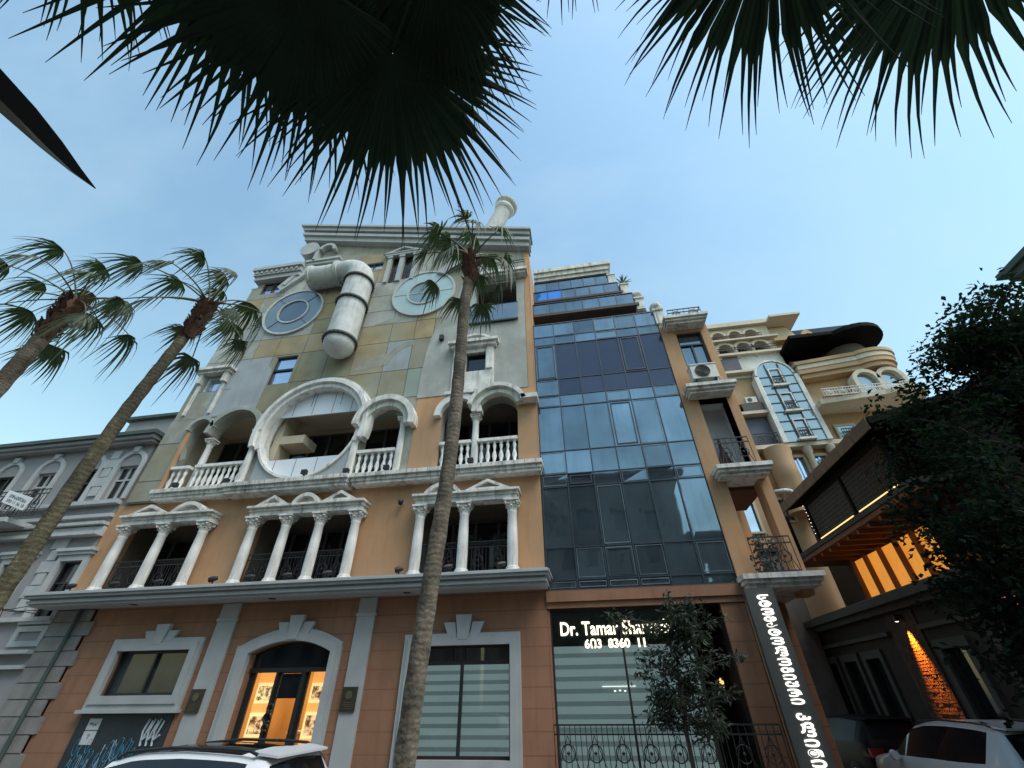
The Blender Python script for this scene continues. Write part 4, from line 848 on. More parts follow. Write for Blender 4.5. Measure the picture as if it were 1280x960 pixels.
# vertical sign panel
t = thing('vertical_sign', 'tall dark grey panel with white lettering running down it at the building corner', 'sign', (4.15, 11.8, 0))
m = MB(); m.box(3.82, 4.47, 11.80, 11.95, .25, 3.97); m.obj('panel', SIGNB, t)
tx = text_mb('ᲡᲢᲝᲛᲐᲢᲝᲚᲝᲒᲘᲣᲠᲘ', 2.08, .27, .05, .026, spacing=1.15); shift(tx, lambda x, y, z: (4.05 + z, y + 11.79, 3.82 - x)).obj('lettering', LETTER2, t)
tx = text_mb('ᲙᲚᲘᲜᲘᲙᲐ', 1.12, .27, .05, .026, spacing=1.15); shift(tx, lambda x, y, z: (4.05 + z, y + 11.79, 1.60 - x)).obj('lettering', LETTER2, t)
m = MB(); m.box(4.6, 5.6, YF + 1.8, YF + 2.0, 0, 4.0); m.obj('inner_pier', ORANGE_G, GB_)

# ================================================================== GREY BUILDING ON THE LEFT
NB = thing('grey_building', 'low grey building with arched windows and pale quoins at the left edge', 'building', (-24, 12.5, 0))
YN = 12.5
ar_c = [-31.2, -29.2, -27.2, -25.15, -23.1, -21.1, -19.15, -17.3]
holes = []
for cx in ar_c: holes.append(rect(cx - .48, cx + .42, 8.05, 9.40))
lw_c = [-33.2, -31.2, -29.2, -27.2, -25.2, -23.3, -21.3, -19.6, -17.28]
for cx in lw_c: holes.append(rect(cx - .45, cx + .45, 4.0, 5.8))
m = MB(); m.plate(rect(-36, -16.72, 0, 10.3), holes + [rect(-20.2, -18.2, .04, 2.3)], YN, YN + .3); m.box(-36, -16.72, YN + .31, YN + 8, 10.15, 10.25); m.obj('wall', NGREY, NB)
for cx in ar_c:
    m = MB(); m.ring(cx - .03, 9.42, .50, .66, 0, 180, YN - .07, YN, 20); m.box(cx - .69, cx - .53, YN - .07, YN, 8.0, 9.419); m.box(cx + .47, cx + .63, YN - .07, YN, 8.0, 9.419); m.plate([(cx - .14, 9.98), (cx + .08, 9.98), (cx + .12, 10.2), (cx - .18, 10.2)], [], YN - .12, YN); m.obj('arch_moulding', NTRIM, NB)
for i, cx in enumerate(ar_c):
    o = MB(); o.plate(rect(cx - .48, cx + .42, 8.05, 9.40), [rect(cx - .42, cx - .06, 8.1, 8.8), rect(cx, cx + .36, 8.1, 8.8), rect(cx - .42, cx - .06, 8.86, 9.34), rect(cx, cx + .36, 8.86, 9.34)], YN + .1, YN + .16); o = o.obj('window', NTRIM if i % 2 else DARKM, NB)
    m = MB(); m.box(cx - .48, cx + .42, YN + .161, YN + .167, 8.05, 9.4); m.obj('pane', GLASSD, o)
for cx in lw_c:
    o = MB(); o.plate(rect(cx - .62, cx + .62, 3.9, 5.98), [rect(cx - .45, cx + .45, 4.0, 5.8)], YN - .1, YN); o.box(cx - .75, cx + .75, YN - .22, YN, 6.1, 6.2); o.box(cx - .7, cx + .7, YN - .16, YN, 5.99, 6.098); o = o.obj('window', NTRIM, NB)
    m = MB(); m.plate(rect(cx - .45, cx + .45, 4.0, 5.8), [rect(cx - .38, cx - .03, 4.06, 5.1), rect(cx + .03, cx + .38, 4.06, 5.1), rect(cx - .38, cx + .38, 5.16, 5.74)], YN + .1, YN + .15); m.obj('sash', DARKM, o)
    m = MB(); m.box(cx - .45, cx + .45, YN + .16, YN + .167, 4.0, 5.8); m.obj('pane', GLASSD, o)
for x0 in (-18.42, -26.2, -34.4):
    m = MB(); z = 4.3; k = 0
    while z < 10.1:
        if not 6.6 < z < 8.0: m.box(x0 - (.12 if k % 2 else 0), x0 + .36 + (.12 if k % 2 else 0), YN - .06, YN, z, z + .36)
        z += .39; k += 1
        if k == 7: m.obj('quoins', NTRIM, NB); m = MB()
    m.obj('quoins', NTRIM, NB)
m = MB()
m.box(-36, -16.72, YN - .22, YN, 7.78, 7.92); m.box(-36, -16.72, YN - .14, YN, 7.3, 7.42); m.box(-36, -16.72, YN - .25, YN, 7.0, 7.1); m.box(-36, -16.72, YN - .3, YN, 6.62, 6.74); m.box(-36, -16.72, YN - .12, YN, 6.742, 6.95)
m.box(-36, -16.72, YN - .15, YN, 3.98, 4.1); m.box(-36, -16.72, YN - .25, YN, 3.1, 3.2); m.box(-36, -16.72, YN - .16, YN, 2.72, 2.82)
for cx in lw_c: m.plate(rect(cx - .6, cx + .6, 3.3, 3.85), [rect(cx - .42, cx + .42, 3.45, 3.7)], YN - .06, YN)
m.obj('string_course', NTRIM, NB)
m = MB(); m.box(-36, -16.6, YN - .3, YN + .3, 10.302, 10.42); m.box(-36, -16.5, YN - .42, YN + .3, 10.422, 10.56); m.obj('cornice', MATS['grey_stucco'], NB)
m = MB(); m.box(-36, -16.4, YN - .52, YN + .3, 10.562, 10.72); m.obj('roof_edge', NROOF, NB)
m = MB(); m.box(-20.3, -18.2, YN - .5, YN, 2.5, 2.68); m.box(-20.3, -18.2, YN - .7, YN, 2.3, 2.498); m.obj('door_canopy', BACKP, NB)
m = MB(); m.recess(-36, -16.75, YN + .301, YN + 1.2, 0, 10.1); m.obj('interior', SEAM, NB)
m = MB(); m.box(-21.2, -18.6, 14.2, 17, 10.3, 12.9); m.obj('attic_wall', NGREY, NB); m = MB(); m.box(-21.4, -16.5, 14.0, 17.2, 12.9, 13.06); m.obj('attic_roof', NROOF, NB); m = MB(); m.box(-18.6, -16.6, 14.6, 17, 10.3, 12.9); m.obj('attic_wall', NGREY, NB)
# balcony with the banner
m = MB(); m.box(-23.4, -20.0, 11.55, YN - .001, 7.05, 7.2); m.obj('balcony', NTRIM, NB)
railing_mb(-23.4, -19.0, 11.62, 7.2, 8.2, .16).obj('balcony_railing', BLACKI, NB)
t = thing('banner', 'white banner with two lines of black writing hung on the grey building balcony', 'banner', (-20.1, 11.55, 7.4))
m = MB(); m.add([(-20.78, 11.56, 7.80), (-19.55, 11.56, 7.40), (-19.45, 11.56, 7.86), (-20.80, 11.56, 8.26), (-20.78, 11.58, 7.80), (-19.55, 11.58, 7.40), (-19.45, 11.58, 7.86), (-20.80, 11.58, 8.26)], [(0, 1, 2, 3), (7, 6, 5, 4), (0, 4, 5, 1), (1, 5, 6, 2), (2, 6, 7, 3), (3, 7, 4, 0)]); m.obj('sheet', mat('white_banner_cloth', (.7, .72, .72), .8), t)
sl = lambda x, z: z - .32 * x
m = shift(text_mb('ᲥᲘᲠᲐᲕᲓᲔᲑᲐ', .95, .12, .004), lambda x, y, z: (-20.6 + x, y + 11.552, 7.98 + sl(x, z))); q = shift(text_mb('593 11 56 10', .98, .11, .004), lambda x, y, z: (-20.58 + x, y + 11.552, 7.81 + sl(x, z))); m.add(q.v, q.f); m.obj('lettering', INK, t)
t = thing('overhead_cable', 'thin dark cables looping along the grey building above its ground floor', 'cable', (-20, 12.1, 4.2))
m = MB()
for k in range(3): m.tube([(-30 + i * 1.0, 12.08 - .02 * k, 4.25 + k * .07 + .12 * math.sin(i * 1.3 + k)) for i in range(14)], .012, 5)
m.tube([(-18.75 + .45 * math.cos(a * .5), 12.1, 4.05 + .5 * math.sin(a * .5)) for a in range(9)], .012, 5); m.obj('strands', BLKPL, t)
t = thing('white_building', 'plain white building with a sloping roof far behind the grey building', 'building', (-42, 24, 0))
m = MB(); m.plate([(-60, 0), (-37.5, 0), (-37.5, 15.3), (-41, 16.3), (-48, 18.8), (-60, 18)], [], 20.5, 34); m.obj('wall', mat('white_stucco_far', (.6, .62, .63), .9), t)
m = MB(); m.plate([(-37.2, 15.25), (-41, 16.34), (-48, 18.9), (-48, 19.15), (-37.1, 15.45)], [], 20.2, 34.2); m.obj('roof_edge', NTRIM, t)

# ================================================================== CREAM APARTMENT BUILDING AT THE END OF THE ALLEY
CB = thing('cream_building', 'ornate cream and tan apartment building with a tall glazed bay, behind the alley', 'building', (11.5, 20, 0))
YC = 20.0
holes = []
def win_grid(): pass
far_w = []
m = MB()
arcs_t = [(9.55, 19.0, .42), (10.45, 19.0, .42), (11.3, 19.0, .42)]
holes = [rect(9.05, 10.05, 13.6, 14.25), rect(9.0, 10.0, 11.75, 13.3)]
holes += [rect(13.05, 13.95, 13.5, 14.4), rect(13.05, 13.8, 11.6, 12.4), rect(10.45, 11.0, 9.6, 11.0), rect(11.35, 12.0, 9.6, 11.0), rect(7.1, 8.0, 7.6, 9.0), rect(9.0, 9.5, 8.0, 9.0)]

m.plate(rect(5.2, 17.4, 0, 16.0), holes, YC, YC + .4); m.obj('wall', TAN, CB); m = MB(); m.plate(rect(5.2, 12.4, 16.003, 19.7), [rect(9.1, 9.95, 16.45, 17.3)] + [arcp(cx, 18.0, .40, 0, 180, 10) + [(cx - .4, 17.5), (cx + .4, 17.5)] for cx in (9.6, 10.6, 11.55)] + [arcp(cx, 19.05, .34, 0, 180, 10) + [(cx - .34, 18.75), (cx + .34, 18.75)] for cx in (9.5, 10.45, 11.35)], YC, YC + .4)
m.box(5.2, 5.5, YC + .41, YC + 9, 0, 19.6); m.box(17.1, 17.4, YC + .41, YC + 9, 0, 16)
m.obj('wall', CREAM, CB)
m = MB(); m.box(5.3, 17.3, YC + .6, YC + .7, 0.2, 19.5); m.obj('dim_interior', GLASSD, CB)
m = MB(); m.box(12.4, 14.1, YC - .7, YC + 3, 19.68, 19.82); m.box(5.0, 12.5, YC - .25, YC + 1, 19.7, 20.0); m.plate([(12.4, 18.6), (14.0, 18.6), (13.6, 19.64), (12.4, 19.64)], [], YC + .3, YC + .9); m.obj('roof_cornice', CREAM, CB)
for cx in (9.6, 10.6, 11.55): m = MB(); m.ring(cx, 18.0, .40, .56, 0, 180, YC - .12, YC, 16); m.box(cx + .42, cx + .56, YC - .14, YC, 17.3, 17.98); m.box(cx - .56, cx - .42, YC - .141, YC, 17.3, 17.98); m.obj('arch_moulding', CREAM, CB)
for cx in (9.5, 10.45, 11.35): m = MB(); m.ring(cx, 19.05, .34, .46, 0, 180, YC - .1, YC, 14); m.obj('arch_moulding', CREAM, CB)
m = MB(); m.box(8.6, 12.3, YC - .08, YC - .001, 15.9, 17.45); m.obj('pale_render', mat('white_render_far', (.62, .61, .57), .9, .08, 1.5, .3, (.25, .22, .18)), CB)
m = MB(); m.box(8.8, 10.0, YC - .13, YC - .081, 16.35, 17.4); m.obj('brown_window', mat('purple_brown_glass', (.10, .085, .10), .2, .2), CB)
for q in ((8.6, 12.6, YC - .3, YC - .082, 17.44, 17.58), (8.6, 12.6, YC - .3, YC, 18.55, 18.66), (8.6, 10.6, YC - .4, YC - .09, 16.1, 16.25), (8.6, 10.2, YC - .5, YC, 13.35, 13.52), (8.6, 12.8, YC - .5, YC - .001, 11.35, 11.56)): m = MB(); m.box(*q); m.obj('string_course', CREAM, CB)
railing_mb(8.8, 12.3, YC - .25, 17.58, 18.0, .15, False).obj('railing', BLACKI, CB); railing_mb(8.8, 11.8, YC - .25, 18.66, 18.95, .2, False).obj('railing', BLACKI, CB)
# glazed bay with arched top
BX0, BX1 = 10.15, 12.35
m = MB(); bp = [(BX0 + .22, 11.58), (BX1 - .22, 11.58), (BX1 - .22, 15.6)] + arcp(11.25, 15.6, .88, 4, 176, 20) + [(BX0 + .22, 15.6)]
m.plate(bp, [], YC - .55, YC - .5); bw = m.obj('glazed_bay', BAYG, CB)
m = MB(); m.box(BX0, BX0 + .22, YC - .62, YC - .1, 11.56, 15.5); m.box(BX1 - .22, BX1, YC - .62, YC - .1, 11.56, 15.5); m.ring(11.25, 15.6, .88, .98, 0, 180, YC - .6, YC - .1, 24); m.obj('bay_frame', WHITE, bw)
m = MB()
for z in (12.15, 12.7, 13.25, 13.8, 14.35, 14.9, 15.45): m.box(BX0 + .22, BX1 - .22, YC - .59, YC - .551, z - .02, z + .02)
for x in (10.92, 11.58): m.box(x - .025, x + .025, YC - .6, YC - .551, 11.58, 16.3)
m.obj('mullions', MULL, bw)
for z0 in (11.72, 13.3, 14.9):
    m = MB(); m.plate(rect(10.95, 11.55, z0, z0 + 1.05), [rect(11.01, 11.49, z0 + .06, z0 + .99)], YC - .64, YC - .601); m.box(10.85, 11.65, YC - .75, YC - .56, z0 - .13, z0 - .02); b = m.obj('balcony_door', WHITE, bw)
    railing_mb(10.97, 11.53, YC - .72, z0, z0 + .48, .1).obj('railing', BLACKI, b)
# left loggia clutter panels
m = MB(); m.box(9.0, 10.1, YC - .1, YC - .02, 11.75, 13.3); m.obj('dark_blind_window', mat('slate_blind', (.09, .10, .14), .5, .1), CB)
railing_mb(9.0, 10.1, YC - .45, 11.58, 12.2, .12).obj('railing', BLACKI, CB); m = MB(); m.box(9.05, 10.1, YC - .46, YC - .42, 13.52, 14.0); m.obj('screened_railing', BACKP, CB)
# right-hand bowed balconies
m = MB()
def bow(z0, z1, r, mi=0, x0=12.4, cx=16.0): m.add([], []); 
def bowed(m, x0, cx, rx, y0, z0, z1, ry=1.7):
    pts = [(x0, YC - .01), (x0, y0)] + [(cx + rx * math.sin(a), y0 + 0.0 - ry * .55 * math.cos(a) + .3) for a in [(-.75 + i * .19) for i in range(13)]] + [(cx + rx, YC - .01)]
    n = len(pts); m.add([(x, y, z0) for x, y in pts] + [(x, y, z1) for x, y in pts], [tuple(range(n)), tuple(range(n, 2 * n))[::-1]] + [(i, i + n, (i + 1) % n + n, (i + 1) % n) for i in range(n)])
bowed(m, 12.35, 15.9, 1.2, YC - .7, 15.35, 15.62); bowed(m, 12.3, 15.9, 1.3, YC - .8, 15.9, 16.1); bowed(m, 12.45, 15.9, 1.1, YC - .6, 15.1, 15.34); m.obj('cornice', TAN, CB)
m = MB(); bowed(m, 12.38, 15.9, 1.24, YC - .74, 15.622, 15.88); bowed(m, 12.35, 15.9, 1.2, YC - 1.1, 13.2, 13.45); m.obj('bowed_balcony', CREAM, CB)
m = MB(); bowed(m, 12.5, 15.9, 1.0, YC - .1, 13.46, 15.09); m.obj('bowed_wall', TAN, CB)
o = MB(); 
for cx in (14.95, 16.05): o.ring(cx, 14.4, .42, .62, 0, 180, YC - 1.12, YC - .6, 18); o.box(cx + .44, cx + .62, YC - 1.121, YC - .62, 13.46, 14.39); o.box(cx - .62, cx - .44, YC - 1.1205, YC - .62, 13.46, 14.39)
o = o.obj('arched_window', CREAM, CB)
m = MB()
for cx in (14.95, 16.05): m.plate(arcp(cx, 14.4, .42, 0, 180, 12) + [(cx - .44, 13.46), (cx + .44, 13.46)], [], YC - .9, YC - .88)
m.obj('pane', BAYG, o)
railing_mb(12.5, 16.6, YC - 1.35, 13.46, 13.9, .12).obj('railing', WHITE, CB)
for x0, x1, z0, z1 in ((13.05, 13.95, 13.5, 14.4), (13.05, 13.8, 11.6, 12.4)):
    o = MB(); o.plate(rect(x0 - .1, x1 + .1, z0 - .05, z1 + .12), [rect(x0, x1, z0, z1)], YC - .16, YC - .105); o.box(x0, x1, YC - .15, YC - .12, z0, z0 + .001); o = o.obj('window', CREAM, CB); m = MB(); m.box(x0, x1, YC - .13, YC - .125, z0, z1); m.obj('pane', BAYG, o)
    railing_mb(x0, x1, YC - .35, z0, z0 + .55, .1, False).obj('railing', BLACKI, CB)
m = MB(); bowed(m, 12.4, 15.6, 1.2, YC - 1.0, 11.0, 11.2); m.obj('bowed_balcony', CREAM, CB)
for x0, x1, z0, z1 in ((10.45, 11.0, 9.6, 11.0), (11.35, 12.0, 9.6, 11.0), (7.1, 8.0, 7.6, 9.0), (9.0, 9.5, 8.0, 9.0)):
    o = MB(); o.plate(rect(x0 - .08, x1 + .08, z0 - .05, z1 + .1), [rect(x0 + .03, x1 - .03, z0 + .03, z1 - .03)], YC - .1, YC - .001); o = o.obj('window', CREAM, CB); m = MB(); m.box(x0, x1, YC + .05, YC + .055, z0, z1); m.box((x0 + x1) / 2 - .03, (x0 + x1) / 2 + .03, YC - .02, YC + .045, z0, z1); m.obj('pane', SKYGL, o)
for x in (10.25, 11.18, 12.2): m = MB(); m.lathe((x, YC - .3, 9.4), [(.14, 0), (.14, 1.6), (.2, 1.7), (.22, 1.94)], 14); m.obj('column', CREAM, CB)
m = MB(); m.lathe((9.75, YC - .4, 8.2), [(.55, 0), (.5, .4), (.55, .5), (.5, .9), (.55, 1.0), (.5, 1.5), (.55, 1.6), (.5, 2.2), (.6, 3.1)], 16); m.obj('turret', TAN, CB)
m = MB(); m.tube([(8.9 + .06 * k, YC - .6 - .25 * math.sin(k * .25), 9.15 - k * .01) for k in range(14)], .10, 8); m.obj('white_balcony_edge', WHITE, CB)
# black canopy at the top and gable scroll
m = MB(); m.box(12.3, 14.6, YC - 1.5, YC + 1.5, 17.2, 17.4); n_ = 28
vs = [(15.6 + 1.65 * math.cos(2 * PI * k / n_), YC - .3 + 1.7 * math.sin(2 * PI * k / n_)) for k in range(n_)]
m.add([(x, y, 17.12) for x, y in vs] + [(x, y, 17.36) for x, y in vs], [tuple(range(n_))[::-1], tuple(range(n_, 2 * n_))] + [(i, (i + 1) % n_, (i + 1) % n_ + n_, i + n_) for i in range(n_)]); m.obj('black_canopy', BLACKC, CB)
m = MB(); m.lathe((15.5, YC + .2, 16.0), [(1.2, 0), (1.15, .5), (1.0, .98)], 20); m.box(12.5, 15.2, YC - .2, YC + .8, 16.1, 16.6); m.obj('penthouse_wall', SOFFIT, CB)
m = MB(); m.plate([(13.7, 17.6), (15.2, 17.6), (15.0, 18.2), (14.8, 18.3), (14.75, 18.9), (14.5, 19.2), (14.2, 19.0), (14.1, 18.5), (13.75, 18.3)], [circ(14.5, 18.75, .13, 12)], YC + .2, YC + .5); m.obj('scroll_gable', TAN, CB)
m = MB(); m.box(12.3, 15.3, YC - .3, YC + 1, 18.15, 18.35); m.box(12.5, 14.9, YC + .1, YC + 1, 17.43, 18.14); m.obj('penthouse_ledge', TAN, CB)
t = thing('air_conditioner', 'small air conditioner in a shaded loggia left of the tall glazed bay', 'air conditioner', (9.7, YC - .2, 14.0))
m = MB(); m.box(9.35, 9.9, YC - .45, YC - .15, 14.05, 14.4); m.obj('body', ACW, t); m = MB(); m.disc(9.55, 14.22, .12, YC - .462, YC - .451, 16); m.obj('fan_grille', DARKM, t)

# ================================================================== DARK BRICK BUILDING ALONG THE ALLEY
BB = thing('brick_building', 'dark brick building along the alley with a lit terrace on its upper floor', 'building', (9.5, 14, 0))
XW = 8.4
def sidewall(m, outer, holes, x0, x1, mi=0):      # plate in the YZ plane
    q = MB(); q.plate(outer, holes, x0, x1); m.add([(y, x, z) for x, y, z in q.v], [f[::-1] for f in q.f], mi)
wins = [(12.55, 13.35), (16.1, 16.9), (17.5, 18.3), (18.9, 19.5), (10.6, 11.5), (8.6, 9.4)]
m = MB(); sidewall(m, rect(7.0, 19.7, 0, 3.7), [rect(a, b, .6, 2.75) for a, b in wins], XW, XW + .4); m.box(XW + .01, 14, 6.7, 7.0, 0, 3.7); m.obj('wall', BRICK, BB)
m = MB(); m.box(XW - .03, XW - .001, 13.75, 15.05, .3, 3.69)
br = random.Random(9)
for k in range(46):
    y = 13.76
    while y < 14.95:
        l = br.uniform(.12, .3); m.box(XW - .032 - br.uniform(.003, .012), XW - .0305, y, min(y + l - .012, 15.04), .34 + k * .072, .34 + k * .072 + .058); y += l
m.obj('rough_brick_strip', BRICKO, BB)
for a, b in wins:
    m = MB(); sidewall(m, rect(a - .18, b + .18, .5, 2.95), [rect(a, b, .6, 2.75)], XW - .07, XW); o = m.obj('window', DSTONE, BB)
    m = MB(); m.box(XW + .15, XW + .16, a, b, .6, 2.75); m.obj('pane', GLASSD, o)
m = MB(); m.box(XW - .25, XW + .4, 7.0, 19.7, 3.702, 3.85); m.box(XW - .45, XW + .4, 6.9, 19.75, 3.852, 4.05); m.box(XW - .12, XW, 7.0, 13.7, 3.2, 3.3); m.box(XW - .12, XW, 15.1, 19.7, 3.2, 3.3); m.obj('cornice', DSTONE, BB)
m = MB(); m.box(XW + .02, 14, 7, 19.6, 4.052, 4.2); m.box(9.8, 10, 7, 19.6, 4.2, 8); m.obj('terrace_floor', BACKP, BB)
m = MB()
for i, y in enumerate((12.75, 13.55, 14.4, 15.25, 16.1)): m.box(XW + .9, XW + .95, y, y + .72, 4.21, 5.55)
lp = m.obj('lit_wall_panels', WARMP, BB)
mat('red_brown_timber', (.16, .06, .025), .7, .2)
for y in (12.68, 13.5, 14.33, 15.18, 16.03, 16.86): m = MB(); m.box(XW + .78, XW + .96, y - .05, y + .05, 4.2, 5.6); m.obj('panel_post', MATS['red_brown_timber'], lp)
m = MB()
for k in range(8): m.box(XW - .4, XW + 1.3, 12.4 + k * .6, 12.5 + k * .6, 5.6, 5.72)
m.box(XW - .45, XW + 1.4, 10.6, 18.2, 5.722, 5.85); m.obj('terrace_soffit_beams', MATS['red_brown_timber'], BB)
m = MB(); m.box(XW - .5, XW + 1.5, 10.55, 18.4, 5.852, 6.0); m.obj('terrace_edge', DSTONE, BB)
m = MB()
for y0, y1 in ((11.0, 13.15), (13.3, 15.6)):
    sidewall(m, [(y0, 6.08), (y1, 6.08), (y1, 7.2), (y0, 7.2)], [], XW - .42, XW - .38)
m.obj('terrace_screen', NET, BB)
m = MB()
for y0, y1 in ((11.0, 13.15), (13.3, 15.6)):
    k = 0
    while y0 + k * .12 < y1 - .05: m.box(XW - .432, XW - .424, y0 + k * .12, y0 + k * .12 + .012, 6.1, 7.18); k += 1
    for j in range(9): m.box(XW - .433, XW - .4245, y0, y1, 6.12 + j * .12, 6.132 + j * .12)
m.obj('screen_lattice', mat('brown_lattice', (.045, .028, .016), .5, .6, 14), BB)
m = MB()
for y in (10.95, 13.22, 15.68, 17.4): m.box(XW - .46, XW - .36, y - .05, y + .05, 6.0, 7.4)
for y0, y1 in ((10.95, 15.68),): m.box(XW - .45, XW - .37, y0, y1, 7.15, 7.3)
m.obj('terrace_posts', BLACKC, BB)
m = MB(); m.add([(XW - .75, 10.4, 7.42), (XW + 2.4, 10.4, 8.2), (XW + 2.4, 17.0, 8.2), (XW - .75, 17.0, 7.42), (XW - .75, 10.4, 7.60), (XW + 2.4, 10.4, 8.38), (XW + 2.4, 17.0, 8.38), (XW - .75, 17.0, 7.60)], [(0, 3, 2, 1), (4, 5, 6, 7), (0, 1, 5, 4), (1, 2, 6, 5), (2, 3, 7, 6), (3, 0, 4, 7)]); m.obj('canopy', BLACKC, BB)
m = MB()
for k in range(8): m.box(XW - .80, XW - .76, 10.45 + k * .82, 11.24 + k * .82, 7.30, 7.62)
m.obj('canopy_fascia', WOODB, BB)
t = thing('light_strip', 'warm light strip along the bottom edge of the brown terrace screens', 'light strip', (XW - .4, 13, 6.05))
m = MB()
for k in range(42):
    y = 10.98 + k * .11
    if 13.05 < y < 13.32: continue
    m.box(XW - .455, XW - .425, y, y + .085, 6.02, 6.06)
m.obj('segments', WARML, t)
t = thing('string_lights', 'string of tiny white bulbs down the end post of the terrace', 'string lights', (XW - .48, 15.7, 6.2))
m = MB()
for k in range(9): m.lathe((XW - .47 + .01 * (k % 2), 15.75 + .02 * math.sin(k), 6.25 + k * .12), [(.004, 0), (.013, .013), (.004, .026)], 6)
m.obj('bulbs', BULB, t); m = MB(); m.tube([(XW - .465, 15.76, 6.2), (XW - .465, 15.75, 7.25)], .005, 4); m.obj('wire', BLKPL, t)
t = thing('uplight', 'small lamp throwing an orange beam down the rough brick strip of the alley wall', 'lamp', (XW - .15, 14.35, 3.35))
m = MB(); m.lathe((XW - .16, 14.3, 3.46), [(.05, 0), (.06, .05), (.05, .16), (.02, .18)], 12); m.box(XW - .14, XW, 14.27, 14.33, 3.56, 3.60); m.obj('housing', DARKM, t)
m = MB(); m.lathe((XW - .16, 14.3, 3.445), [(.02, 0), (.045, .012)], 12); m.obj('lens', BULB, t)
sp = bpy.data.lights.new('uplight_beam', 'SPOT'); sp.energy = 1700; sp.color = (1, .27, .025); sp.spot_size = rad(40); sp.spot_blend = 1.0; sp.shadow_soft_size = .03
so = bpy.data.objects.new('uplight_beam', sp); COL.objects.link(so); so.location = (XW - .17, 14.25, 3.42); so.rotation_euler = (V3((-.20, .015, 1))).to_track_quat('Z', 'Y').to_euler()
ta = bpy.data.lights.new('terrace_lamp', 'AREA'); ta.energy = 3; ta.size = 2.5; ta.color = (1, .5, .15); to_ = bpy.data.objects.new('terrace_lamp', ta); COL.objects.link(to_); to_.location = (XW + .35, 14.8, 5.55)
t = thing('grey_annex', 'small grey annex squeezed between the alley terrace and the cream building', 'annex', (7.2, 18.4, 0))
m = MB(); m.box(5.9, 8.3, 19.3, 19.9, 0, 6.6); m.obj('wall', mat('dim_grey_render', (.16, .15, .14), .9, .2, 2, .4, (.06, .055, .05)), t)
m = MB(); m.box(5.85, 8.33, 19.2, 19.92, 6.602, 6.75); m.obj('roof_edge', DSTONE, t)
m = MB(); m.box(6.6, 7.5, 19.26, 19.299, 4.3, 5.6); m.obj('window', GLASSD, t)
m = MB(); m.box(6.9, 7.5, 19.0, 19.299, 5.75, 6.2); m.disc(7.2, 5.97, .18, 18.985, 18.995, 16); m.obj('condenser', DARKM, t)
# corner of a pale block far right
t = thing('corner_block', 'pale building corner with a dark green roof edge peeking over the big tree', 'building', (24, 16, 0))
m = MB(); m.box(18.4, 34, 9.0, 13.6, 0, 15.0); m.obj('wall', CREAM, t)
m = MB(); m.box(18.0, 34, 8.6, 14.0, 15.3, 15.55); m.box(18.15, 34, 8.75, 13.85, 15.0, 15.298); m.obj('roof_edge', NROOF, t)
m = MB(); m.box(18.32, 18.399, 9.6, 13.2, 13.6, 14.7); m.obj('window_band', GLASSB, t)
m = MB(); m.box(18.3, 18.395, 12.0, 12.9, 13.62, 14.68); m.obj('window', WHITE, t)
# red neon glimpsed through the tree
t = thing('red_lamp', 'red glowing sign fragments glimpsed through the dark tree leaves', 'lamp', (8.3, 10.2, 3.1))
m = MB()
for k, (y, z) in enumerate(((10.1, 3.15), (10.25, 3.3), (10.05, 3.35), (10.3, 3.05))): m.box(8.0, 8.05, y, y + .1, z, z + .08)
m.obj('lamp', mat('red_lamp_glow', (1, .2, .1), .5, emit=(1, .16, .06), es=1.6), t); m = MB(); m.box(8.06, 8.4, 10.0, 10.45, 3.0, 3.5); m.obj('backing', BLACKC, t)
# buildings on the camera's side of the street
for x0, x1, h, lab in ((-34, -9, 17.5, 'long pale block across the street behind the camera'), (-8.6, 10, 19, 'tall tan block across the street behind the camera'), (10.4, 34, 13, 'lower grey block across the street behind the camera')):
    t = thing('street_block', lab, 'building', ((x0 + x1) / 2, -16, 0), 'blocks across the street')
    hs = []; x = x0 + 1.2
    while x < x1 - 2:
        z = 1.2
        while z < h - 2.2: hs.append(rect(x, x + 1.3, z, z + 1.9)); z += 3.2
        x += 2.6
    m = MB(); m.plate(rect(x0, x1, 0, h), hs, -14.3, -14.0); m.v = [(a, -14.0 if b == -14.3 else -14.3, c) for a, b, c in m.v]; m.f = [f[::-1] for f in m.f]; m.obj('wall', mat('brown_grey_render', (.17, .15, .13), .9, .15) if 'brown_grey_render' not in MATS else MATS['brown_grey_render'], t)
    m = MB(); m.box(x0, x1, -14.6, -14.5, 0, h - .3); m.obj('glazing', GLASSD, t)
    m = MB(); m.box(x0 - .3, x1 + .3, -22, -13.6, h, h + .4); m.obj('roof', BACKP, t)

